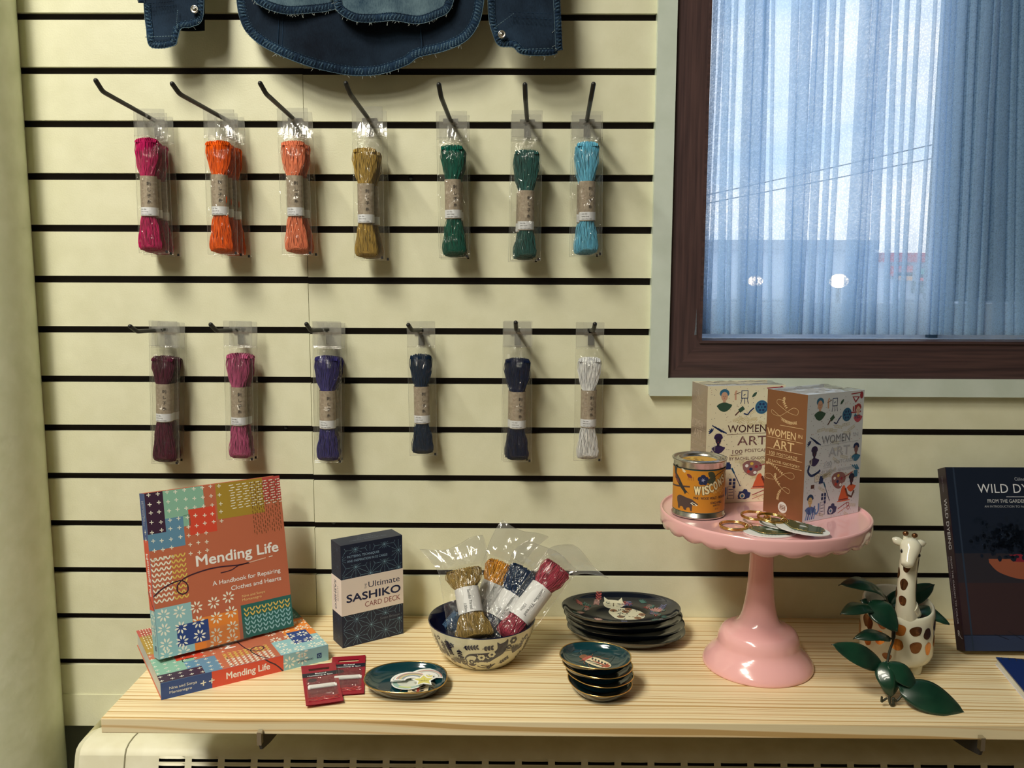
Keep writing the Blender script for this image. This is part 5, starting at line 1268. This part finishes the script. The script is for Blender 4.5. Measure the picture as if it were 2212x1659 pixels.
# candle tin
TR, TH = .0348, .0785
tn = thing('candle_tin', 'round yellow labelled candle tin with a metal rim on the cake stand', 'tin', (.2425, -.1701, PZ+.0003))
m = MB(); m.lathe([(0, 0), (TR-.002, 0), (TR+.0008, .0010), (TR+.0010, .0030), (TR-.0006, .0042), (TR-.0006, TH-.0040), (TR+.0010, TH-.0030), (TR+.0016, TH-.0010), (TR+.0006, TH), (TR-.001, TH-.0006), (TR-.0025, TH-.0025), (TR-.0045, TH-.0028), (TR-.0055, TH-.0008), (TR-.0070, TH-.0003), (TR-.0085, TH-.0012), (TR-.0095, TH-.0030), (TR-.0105, TH-.0048), (0, TH-.0050)], MSTEEL, 96)
m.build('can', tn)
m = MB(); m.lathe([(0, TH-.0046), (TR-.0112, TH-.0046)], flat((190, 142, 56), .5), 64); 
a = Art(.5); rn = random.Random(8)
for k in range(14): a.leaf(rn.uniform(-.015, .008), rn.uniform(-.012, .012), .007, .003, rn.uniform(0, 6), rn.choice([(110, 74, 30), (60, 52, 40), (214, 180, 90)]))
m.art(a, lambda x, y, o: (x, y, TH-.0045+o)); m.build('lid_label', tn)
m = MB(); z0, z1 = .0085, TH-.0115; MUS = (190, 122, 30); RL = TR-.0002
m.lathe([(RL, z0), (RL, z1)], flat(MUS, .5, name='mustard_label'), 96); a = Art(.5); LH = z1-z0; a.rect(-.10, 0, .10, .0009, (30, 72, 72)); a.rect(-.10, LH-.0009, .10, LH, (30, 72, 72))
BK, BR_ = (46, 44, 40), (72, 50, 44)
# bird on a branch
BY = lambda P: [(x, .060-(.060-y)*.74) for x, y in P]
a.poly(BY(smooth_curve([(-.046, .058), (-.042, .060), (-.038, .057), (-.039, .048), (-.033, .040), (-.026, .027), (-.020, .016), (-.026, .018), (-.036, .030), (-.043, .040), (-.045, .050)], 4)), BK); a.poly(BY(smooth_curve([(-.0445, .046), (-.037, .040), (-.032, .031), (-.037, .032), (-.043, .038)], 4)), (150, 64, 40)); a.poly(BY([(-.027, .026), (-.016, .013), (-.020, .016), (-.023, .012), (-.030, .026)]), BK)
a.line(BY([(-.052, .022), (-.030, .025), (-.016, .027)]), .0022, BR_)
# bee
a.leaf(-.021, .052, .009, .0045, -.5, (110, 50, 44)); a.leaf(-.024, .053, .007, .003, 2.2, (206, 184, 140)); a.leaf(-.022, .054, .009, .003, 2.6, (206, 184, 140))
for k in range(4): a.line([(-.018+.002*k, .049), (-.019+.0026*k, .044)], .0005, (110, 50, 44))
# violet and leaves
for k in range(5): a.ell(.001+.0038*cos(PI/2+k*1.257), .0455+.0038*sin(PI/2+k*1.257), .0036, .0036, (30, 38, 66), 12)
a.up(); 
for k in range(6): a.line([(.001, .0455), (.001+.0026*cos(k), .0455+.0026*sin(k))], .0004, (190, 186, 200))
a.lay = 0
a.line(smooth_curve([(.006, .0445), (.014, .0475), (.022, .0525), (.034, .0560)], 4), .0010, BK); a.leaf(.018, .0485, .013, .0085, 2.55, (60, 62, 40)); a.leaf(.019, .0475, .014, .0085, -2.75, (60, 62, 40))
CRM = (226, 206, 150)
WL = [(-.0097, .0079, .0255), (.0003, .0024, .0258), (.0041, .0060, .0266), (.0107, .0055, .0288), (.0176, .0057, .0316), (.0254, .0059, .0352), (.0327, .0057, .0392), (.0398, .0022, .0432), (.0440, .0059, .0450)]
for i, ch in enumerate('WISCONSIN'):
    x, wd, y = WL[i]; r_ = .03+.075*i
    a.text(ch, x, y, .0116, (70, 58, 40), rot=min(.5, r_), bold=.075, w=wd); 
a.up()
for i, ch in enumerate('WISCONSIN'):
    x, wd, y = WL[i]; r_ = .03+.075*i
    a.text(ch, x, y, .0116, CRM, rot=min(.5, r_), bold=.035, w=wd)
a.lay = 0
a.text('THE BADGER', .0160, .0252, .0042, (222, 178, 96), rot=.42, w=.020); a.text('STATE', .0275, .0250, .0040, (222, 178, 96), rot=.42)
a.text('PINE · WOOD VIOLET · FRESH AIR', -.0110, .0195, .0034, (44, 34, 40), w=.050, bold=.02)
a.text('GOOD & WELL', .0115, .0130, .0032, (44, 34, 40), w=.020, bold=.02); a.text('SUPPLY CO', .0155, .0096, .0024, (44, 34, 40), w=.012, bold=.02); a.text('8 OZ', .0190, .0050, .0020, (44, 34, 40))
bd = smooth_curve([(-.036, .012), (-.036, .017), (-.030, .0195), (-.020, .0178), (-.013, .0165), (-.008, .0135), (-.0045, .0108), (-.008, .0100), (-.012, .0095), (-.0125, .0030), (-.0145, .0028), (-.016, .0065), (-.020, .0055), (-.0205, .0030), (-.024, .0032), (-.026, .0062), (-.030, .0060), (-.031, .0035), (-.034, .0038), (-.0345, .008)], 3)
bd = [(x, y*1.14) for x, y in bd]; a.poly(bd, (74, 56, 48)); a.up(); a.poly(smooth_curve([(-.015, .0135), (-.012, .0148), (-.008, .0132), (-.005, .0110), (-.008, .0105), (-.012, .0115)], 3), (226, 214, 176)); a.up(); a.leaf(-.0135, .0140, .0072, .0016, -.45, (40, 34, 34)); a.lay = 0
def tl(a_, b, o): th = -PI/2+a_/RL+.04-.12; return ((RL+o)*cos(th), (RL+o)*sin(th), z0+b)
m.art(a, tl, maxlen=.004, base=.0001); m.build('paper_label', tn)

# key rings with enamel charms on oval cards
GRE = flat((56, 74, 46), .2, coat=.4, name='green_enamel')
def keychain(cx, cy, z, rz, ringxy, label, tilt=0):
    th = thing('keychain', label, 'keychain', M=Matrix.Translation((cx, cy, z)) @ Matrix.Rotation(rz, 4, 'Z') @ Matrix.Rotation(tilt, 4, 'Y') @ Matrix.Diagonal((1.38, 1.38, 1.1, 1)), group='keychains on the cake stand')
    m = MB(); O = [(.0235*cos(2*PI*i/40), .0175*sin(2*PI*i/40)) for i in range(40)]; m.prism(O, 'z', 0, .0010, flat((214, 208, 190), .4)); ar = Art(.4)
    for k in range(6): ar.line([(-.010+.003*k, -.0125+.0004*k), (-.0085+.003*k, -.0125+.0004*k)], .0008, (120, 66, 60))
    m.art(ar, lambda x, y, o: (x, y, .0010+o)); m.build('backing_card', th)
    sh = smooth_curve([(-.017, .006), (-.012, .0115), (-.004, .0105), (.004, .0125), (.010, .008), (.015, .009), (.0185, .003), (.016, -.003), (.0165, -.008), (.008, -.0105), (-.002, -.0105), (-.009, -.0085), (-.013, -.002), (-.017, .006)], 4)
    m = MB(); m.prism(sh, 'z', .0012, .0030, GRE); ar = Art(.2); ar.ell(.000, .002, .0032, .0016, (200, 196, 180)); ar.line([(-.003, -.0002), (.004, -.0002)], .0006, (200, 196, 180)); m.art(ar, lambda x, y, o: (x, y, .0030+o))
    m.build('enamel_charm', th)
    m = MB(); m.tube([(x, y, .0027) for x, y in sh+[sh[0]]], .0003, MGOLD, 5, cap=False)
    for i in range(0, len(sh), 2): m.ball((sh[i][0], sh[i][1], .0028), .00045, MGOLD, 4)
    m.build('gold_edge', th)
    m = MB(); rx, ry = ringxy
    for q in range(2): m.tube([(rx+.0125*cos(2*PI*i/40), ry+.0125*sin(2*PI*i/40), .0016+.0016*q+.0003*sin(2*PI*i/40)) for i in range(41)], .00095, MGOLD, 7, cap=False)
    m.build('split_ring', th)
    m = MB(); P0 = Vector((-.0165, .006, .003)); P1 = Vector((rx+.0115, ry-.002, .002)); mid = (P0+P1)/2
    d_ = (P1-P0); 
    for q in range(2):
        c0 = P0.lerp(P1, .25+.45*q); m.tube([c0+Vector((.0032*cos(2*PI*i/16), .0032*sin(2*PI*i/16)*(1 if q else .3), .0032*sin(2*PI*i/16)*(0 if q else 1)+.0004)) for i in range(17)], .0006, MGOLD, 5, cap=False)
    m.build('jump_ring', th)
keychain(.3150, -.2560, PZ+.0003, -.06, (-.0300, .0125), 'green keychain lying lowest at the left on the cake stand', 0)
keychain(.3400, -.2370, PZ+.0042, -.42, (-.0290, .0105), 'green keychain at the back against the copper postcard box', .03)
keychain(.3530, -.2660, PZ+.0075, -.34, (-.0280, .0120), 'green keychain on top at the right, its white card sticking out', .09)

# ================================================================ GIRAFFE PLANTER AND PLANT
GX, GY = .5230, -.1650
MG = flat((216, 206, 172), .14, coat=.7, name='cream_giraffe_glaze')
MSP1 = flat((.20, .085, .035), .12, metal=.75, raw=True, name='bronze_lustre'); MSP2 = flat((.72, .27, .06), .15, metal=.7, raw=True, name='copper_lustre')
gf = thing('giraffe_planter', 'white ceramic giraffe planter with shiny bronze spots', 'planter', (GX, GY, 0))
Rb, Zb, Zt = .0475, .0120, .0930
def rimz(a): return Zt+.006*cos(a-PI*.5)        # a little higher at the back
m = MB()
outp = [(0, Zb), (Rb*.70, Zb), (Rb*.90, Zb+.004), (Rb*.985, Zb+.012), (Rb, Zb+.022), (Rb, .070), (Rb*.995, .083), (Rb*.97, .0905), (Rb*.925, .0930), (Rb*.88, .0905), (Rb*.865, .082), (Rb*.86, .05), (0, .045)]
def gp(r_, z, a): 
    k = max(0, (z-.045)/.048) if r_ > .001 else 0
    return (r_*cos(a), r_*sin(a), z+(.008*sin(a)*k if z > .0455 else 0))
n = 72; sp_ = smooth_curve(outp[1:9], 3)+outp[9:]; sp_ = [outp[0]]+sp_
m.add([gp(r_, z, 2*PI*i/n) for r_, z in sp_ for i in range(n)], [(j*n+i, j*n+(i+1) % n, (j+1)*n+(i+1) % n, (j+1)*n+i) for j in range(len(sp_)-1) for i in range(n)], MG, True)
# neck rising from the front left of the pot
nx, ny = -.0045, -.0370
neck = [(nx+.006, ny+.012, .066, .0120), (nx+.003, ny+.0065, .080, .0145), (nx+.000, ny+.003, .092, .0138), (nx-.0015, ny+.001, .104, .0126), (nx-.0025, ny+.001, .118, .0122), (nx-.0015, ny+.002, .135, .0118), (nx-.0005, ny+.003, .152, .0116), (nx+.0005, ny+.003, .168, .0116), (nx+.001, ny+.002, .178, .0095)]
ND = smooth_curve(neck, 4)
m.tube([p[:3] for p in ND], [p[3] for p in ND], MG, 28)
# shoulder fillet blending neck into the rim
m.tube([(nx+.018, ny+.008, .086), (nx+.010, ny+.004, .090), (nx+.003, ny+.001, .099)], [.006, .010, .0115], MG, 18)
hx, hy, hz0 = -.0095, ny-.0020, .1800
m.build('pot_body', gf)
# head: one shaped surface, muzzle turned to the lower left
m = MB()
HC = [(.0060, .0040, .0120, .0030), (.0052, .0025, .0100, .0085), (.0030, -.001, .0055, .0128), (.0005, -.0055, .0000, .0128), (-.0030, -.0105, -.0065, .0104), (-.0060, -.0150, -.0130, .0088), (-.0074, -.0178, -.0168, .0074), (-.0082, -.0192, -.0190, .0035)]
hd = smooth_curve(HC, 5); m.tube([(hx+p[0], hy+p[1], hz0+p[2]) for p in hd], [max(.001, p[3]) for p in hd], MG, 28)
for sg, ex, ez in ((-1, -.0195, .0125), (1, .0250, .0060)):
    e0 = Vector((hx+sg*.0065, hy+.0015, hz0+.006)); e1 = Vector((hx+ex, hy+.004, hz0+ez)); ax = (e1-e0)
    P = [e0+ax*t for t in (0, .25, .55, .8, 1)]
    m.tube(P, [.0036, .0052, .0056, .0042, .0010], MG, 14)
for hxx, hzz in ((-.0030, .0185), (.0085, .0158)):
    m.tube([(hx+hxx*.8, hy+.002, hz0+.006), (hx+hxx, hy+.002, hz0+hzz-.002)], [.0042, .0030], MG, 12)
m.build('head', gf)
for hxx, hzz, lb in ((-.0032, .0200, 0), (.0088, .0172, 1)):
    m = MB(); m.ball((hx+hxx, hy+.002, hz0+hzz), .0036, MSP1, 10, (1.05, 1, .95)); m.build('horn_tip', gf, 'shiny bronze horn tip')
for sg in (-1, 1):
    m = MB(); c0 = Vector((hx+(.0088 if sg > 0 else -.0130), hy-(.0135 if sg > 0 else .0105), hz0-(.0050 if sg > 0 else .0)))
    m.ball(c0, .0026, flat((.01, .01, .012), .1, raw=True), 8, (.8 if sg > 0 else .4, .7, 1.0)); m.build('eye', gf)
# ears inside colour and legs
for i, (lx, ly) in enumerate(((.030*cos(-.9), .030*sin(-.9)), (.032*cos(-2.3), .032*sin(-2.3)), (.030*cos(.8), .030*sin(.8)), (.030*cos(2.4), .030*sin(2.4)))):
    m = MB(); m.lathe([(0, 0), (.0060, 0), (.0072, .0012), (.0080, .008), (.0095, .020)], MG, 20, (lx, ly)); m.build('leg', gf)
# spots
a1_ = Art(.15); sp = Art(.15)
def spot(ar, x, y, rx, ry, mt, rot=0): ar.poly([(x+(rx*cos(t)*(1+.10*cos(3*t+x*900)))*cos(rot)-ry*sin(t)*sin(rot), y+rx*cos(t)*sin(rot)+ry*sin(t)*(1+.06*sin(2*t+y*700))*cos(rot)) for t in [2*PI*i/20 for i in range(20)]], mt)
S = [(-.0165, .074, .0080, .0100, MSP2), (.0045, .0735, .0085, .0085, MSP1), (.0230, .0665, .0068, .0098, MSP1), (.0435, .0735, .0058, .0090, MSP1), (-.0185, .0500, .0080, .0090, MSP2), (.0055, .0470, .0085, .0095, MSP1), (.0265, .0425, .0062, .0092, MSP2), (.0450, .0480, .0045, .0095, MSP2), (.060, .066, .006, .010, MSP1), (-.0385, .079, .007, .010, MSP1), (-.0410, .054, .007, .011, MSP2), (-.058, .068, .006, .010, MSP1), (-.060, .044, .007, .009, MSP2), (.062, .042, .006, .009, MSP2), (-.030, .030, .006, .005, MSP1)]
for x, y, rx, ry, mt in S: spot(sp, x, y, rx, ry, mt)
for k in range(8): spot(sp, .080+.022*k, .050+.02*(k % 2), .007, .009, MSP1 if k % 2 else MSP2)
m = MB(); m.art(sp, lambda a_, b, o: gp(Rb+o+.0004-(0 if b > Zb+.022 else (Zb+.022-b)*.04), b, -PI/2+a_/Rb+.0), maxlen=.004)
def nkm(a_, b, o):
    for p, q in zip(ND, ND[1:]):
        if p[2] <= b <= q[2]:
            f = (b-p[2])/(q[2]-p[2]); cx_, cy_, r_ = (p[k]+(q[k]-p[k])*f for k in (0, 1, 3)); th = -PI/2+a_/.0118; return (cx_+(r_+o+.0003)*cos(th), cy_+(r_+o+.0003)*sin(th), b)
    return (nx, ny, b)
nk = Art(.15)
for x, y, rx, ry in ((-.0075, .1560, .0046, .0076), (.0125, .1585, .0036, .0085), (-.0088, .1325, .0050, .0074), (.0130, .1315, .0044, .0078), (-.0090, .1105, .0046, .0072), (.020, .120, .004, .007), (-.020, .145, .004, .008), (-.021, .118, .004, .008)): spot(nk, x, y, rx, ry, MSP1)
m.art(nk, nkm, maxlen=.003); m.build('bronze_spots', gf, 'bronze and copper lustre spots')

MSOIL = noisy('potting_soil', (.010, .008, .007), (.035, .028, .022), nscale=90, rough=.95)
LEAFC = noisy('waxy_leaf', (.003, .022, .014), (.008, .048, .026), scale=(2, 2, 2), nscale=14, rough=.30, coat=.25, spec=.5)
MSTEM = flat((.028, .030, .018), .5, raw=True, name='dark_stem')
pt = thing('trailing_houseplant', 'dark green trailing plant growing out of the giraffe planter onto the shelf', 'plant', (GX, GY, .075))
pinv = Matrix.Translation((-GX, -GY, -.075))
m = MB(); m.lathe([(0, .080), (.020, .0805), (.036, .0795), (.040, .0785)], MSOIL, 32); 
m.xf(Matrix.Translation((0, 0, -.075))); m.build('soil', pt)
def leaf(b_, yb, t_, yt, wid, arch=.01, upv=(0, -.5, 1), fold=.25, droop=.0, side=0, skew=1.6):
    B = oy(*b_, yb); T = oy(*t_, yt); ax = T-B; L = ax.length; u = ax/L; up = Vector(upv); up = (up-u*up.dot(u)).normalized(); sd_ = u.cross(up)
    m = MB(); nu, nv = 10, 22
    def fn(a, b):
        s = 2*a-1; w = wid/2*(sin(PI*b**(.80))**.75)*(1 if b < .97 else .6); 
        if b > .92: w *= (1-b)/.08*.75+.25
        c_ = B+ax*b+up*(arch*4*b*(1-b))-Vector((0, 0, droop))*b*b+sd_*side*4*b*(1-b)
        return c_+sd_*(s*w)+up*(fold*w*abs(s)-.0008*(1-abs(s))**4*1.0+.0012*sin(b*9+s*2)*abs(s))
    m.grid(fn, nu, nv, LEAFC, True); m.xf(pinv); o = m.build('leaf', pt); so = o.modifiers.new('thickness', 'SOLIDIFY'); so.thickness = .0009; so.offset = 0
leaf((1914, 1291), -.215, (1812, 1264), -.235, .030, .016, (0, -.35, 1), -.35)
leaf((1893, 1314), -.235, (1815, 1327), -.250, .026, .010, (0, -.25, 1), -.4)
leaf((1880, 1297), -.235, (1938, 1364), -.262, .036, .006, (.35, -1, .35), -.2)
leaf((1925, 1345), -.165, (1936, 1274), -.150, .034, .0, (.1, -1, .2), .1)
leaf((1925, 1308), -.165, (2019, 1263), -.150, .027, .006, (0, -1, .5), .15)
leaf((1966, 1316), -.165, (2051, 1349), -.190, .026, .008, (.2, -.6, 1), -.2)
leaf((1924, 1380), -.235, (1843, 1380), -.240, .020, .010, (0, -.45, 1), -.3)
leaf((1906, 1440), -.262, (1797, 1392), -.262, .029, .008, (.15, -1, .75), -.25)
leaf((1914, 1428), -.262, (1924, 1506), -.282, .034, .012, (.15, -1, .4), -.65)
leaf((1918, 1432), -.268, (1985, 1490), -.280, .026, .006, (.1, -1, .9), -.3)
leaf((1940, 1484), -.278, (2083, 1541), -.296, .040, .012, (.10, -1, .85), -.30)
leaf((1880, 1310), -.225, (1858, 1297), -.222, .012, .004, (0, -.5, 1), -.3)
m = MB()
ST = smooth_curve([tuple(oy(1950, 1345, -.170)), tuple(oy(1936, 1340, -.195)), tuple(oy(1931, 1362, -.225)), tuple(oy(1929, 1385, -.236)), tuple(oy(1922, 1405, -.245)), tuple(oy(1917, 1432, -.258)), tuple(oy(1915, 1465, -.268)), tuple(oy(1920, 1500, -.280)), tuple(oy(1923, 1520, -.284)), tuple(oy(1930, 1522, -.283)), tuple(oy(1929, 1508, -.281)), tuple(oy(1937, 1514, -.281)), tuple(oy(1950, 1500, -.280))], 5)
m.tube(ST, [.0026 if i < 14 else .0016 for i in range(len(ST))], MSTEM, 8)
for a_, ya, b_, yb in (((1929, 1380), -.236, (1922, 1379), -.236), ((1931, 1350), -.215, (1900, 1312), -.232), ((1931, 1350), -.21, (1914, 1290), -.215), ((1917, 1432), -.258, (1906, 1440), -.262), ((1904, 1516), -.284, (1905, 1505), -.284), ((1916, 1508), -.282, (1904, 1516), -.284), ((1940, 1345), -.19, (1935, 1310), -.165)):
    m.tube([oy(*a_, ya), oy(*b_, yb)], .0014, MSTEM, 6)
m.xf(pinv); m.build('stem', pt)

# ================================================================ WILD DYEING BOOK, ITS STAND, NOTEBOOK
wb = Matrix.Translation((.6344, -.1387, .0090)) @ Matrix.Rotation(.0114, 4, 'Z') @ Matrix.Rotation(-.3515, 4, 'X')
bk = thing('hardcover_book', 'dark Wild Dyeing hardcover book leaning back at the right end of the shelf', 'book', M=wb)
w_, d_, h_ = .205, .0235, .262
m = MB(); m.box((.003, .002, .004), (w_-.004, d_-.002, h_-.004), MPAGE); m.build('pages', bk)
DK = (24, 32, 44); m = MB(); mt = flat(DK, .35, name='dark_jacket')
m.box((0, 0, 0), (w_, .002, h_), mt); m.box((0, d_-.002, 0), (w_, d_, h_), mt); m.box((-.0008, 0, 0), (.0022, d_, h_), flat((36, 18, 28), .35))
a = Art(.35); WT = (200, 196, 186)
a.rect(0, h_*.52, w_, h_, (18, 26, 38)); a.rect(0, h_*.36, w_, h_*.52, (38, 34, 38)); a.rect(0, h_*.08, w_, h_*.36, (50, 34, 34)); a.rect(0, 0, w_, h_*.085, (42, 50, 68)); a.up(); a.rect(.010, 0, .0125, h_, (36, 46, 58))
a.text('Céline Philippe', .066+.034, h_*.925, .0050, (150, 150, 146), 'c' if 0 else 'l', w=.034); a.text('WILD DYEING', .044, h_*.855, .0140, WT, w=.116, spacing=1.05); a.line([(.085, h_*.833), (.125, h_*.833)], .0006, WT)
a.text('FROM THE GARDEN TO COLOR', .056, h_*.800, .0055, (176, 172, 160), w=.092); a.text('AN INTRODUCTION TO NATURAL ECO-DYEING', .051, h_*.773, .0033, (150, 148, 140), w=.104)
rn = random.Random(2)
a.poly(smooth_curve([(.048, h_*.47), (.060, h_*.42), (.085, h_*.385), (.110, h_*.378), (.140, h_*.385), (.165, h_*.42), (.178, h_*.48), (.048, h_*.49)], 4), (134, 72, 48)); a.up(); a.poly(smooth_curve([(.078, h_*.512), (.12, h_*.520), (.175, h_*.50), (.165, h_*.455), (.12, h_*.470), (.085, h_*.475)], 4), (118, 30, 40)); a.up()
for _ in range(230):
    x, y = rn.gauss(.088, .028), rn.gauss(h_*.60, h_*.05)
    if y > h_*.49-(.01 if x < .075 else 0) and .02 < x < .2: a.ell(x, y, rn.uniform(.0020, .0055), rn.uniform(.0020, .005), rn.choice([(10, 18, 30), (12, 22, 34), (16, 24, 34)]), 7)
for _ in range(60): a.ell(rn.gauss(.085, .022), rn.gauss(h_*.60, h_*.04), .0005, .0005, (60, 76, 92), 6)
for _ in range(14): x = rn.uniform(.05, .18); a.line([(x, h_*.06), (x+rn.uniform(-.02, .02), h_*rn.uniform(.08, .12))], .0008, (20, 20, 28))
m.art(a.clip(0, 0, w_, h_), lambda p, q, o: (p, -o, q))
a = Art(.35)
a.text('Céline Philippe', d_*.42, h_*.955, .0035, (110, 100, 104), rot=-PI/2, w=.024); a.text('WILD DYEING', d_*.40, h_*.825, .0085, (190, 184, 176), rot=-PI/2, w=.074); a.text('FROM THE GARDEN TO COLOR', d_*.42, h_*.505, .0045, (160, 150, 148), rot=-PI/2, w=.096)
a.text('AN INTRODUCTION TO NATURAL ECO-DYEING', d_*.15, h_*.505, .0026, (110, 100, 104), rot=-PI/2, w=.096); a.text('R', d_*.35, h_*.075, .0085, (190, 184, 176)); a.line([(d_*.55, h_*.075), (d_*.85, h_*.062)], .0006, (190, 184, 176))
m.art(a, lambda p, q, o: (-.0008-o, d_-p, q)); m.build('cover', bk)
es = thing('acrylic_book_stand', 'clear acrylic stand under the dark Wild Dyeing book', 'book stand', M=wb)
m = MB(); m.box((.090, -.004, -.003), (.180, d_+.003, -.0006), MACRYL); m.prism([(.100, -.003), (.170, -.003), (.170, .024), (.164, .031), (.106, .031), (.100, .024)], 'y', -.0045, -.0020, MACRYL); m.box((.090, d_+.0008, -.003), (.180, d_+.003, .15), MACRYL); m.build('easel', es, bevel=.0006)
nb = thing('spiral_notebook', 'blue covered spiral notebook cut off by the right edge', 'notebook', (.6925, -.2680, 0), .28)
# left edge runs from the wall side towards the front
A_ = oz(2153, 1418, .012); B_ = oz(2212, 1489, .012); e_ = (B_-A_); an = math.atan2(e_.y, e_.x)+PI/2
nb.location = (A_.x, A_.y, 0); nb.rotation_euler = (0, 0, an)
m = MB(); m.box((0, -.21, .0006), (.15, -.002, .0095), MPAGE); m.build('pages', nb)
m = MB(); m.box((-.001, -.212, .0096), (.151, 0, .0112), flat((16, 44, 92), .3, coat=.5)); m.box((-.001, -.212, 0), (.151, 0, .0006), flat((200, 190, 180), .4)); m.build('cover', nb)
m = MB()
for k in range(17):
    m.tube([(.006+.0085*k, -.004+.0065*cos(t), .006+.0062*sin(t)) for t in [2*PI*i/12 for i in range(13)]], .0005, MDARKSTEEL, 5, cap=False)
m.build('spiral_binding', nb)
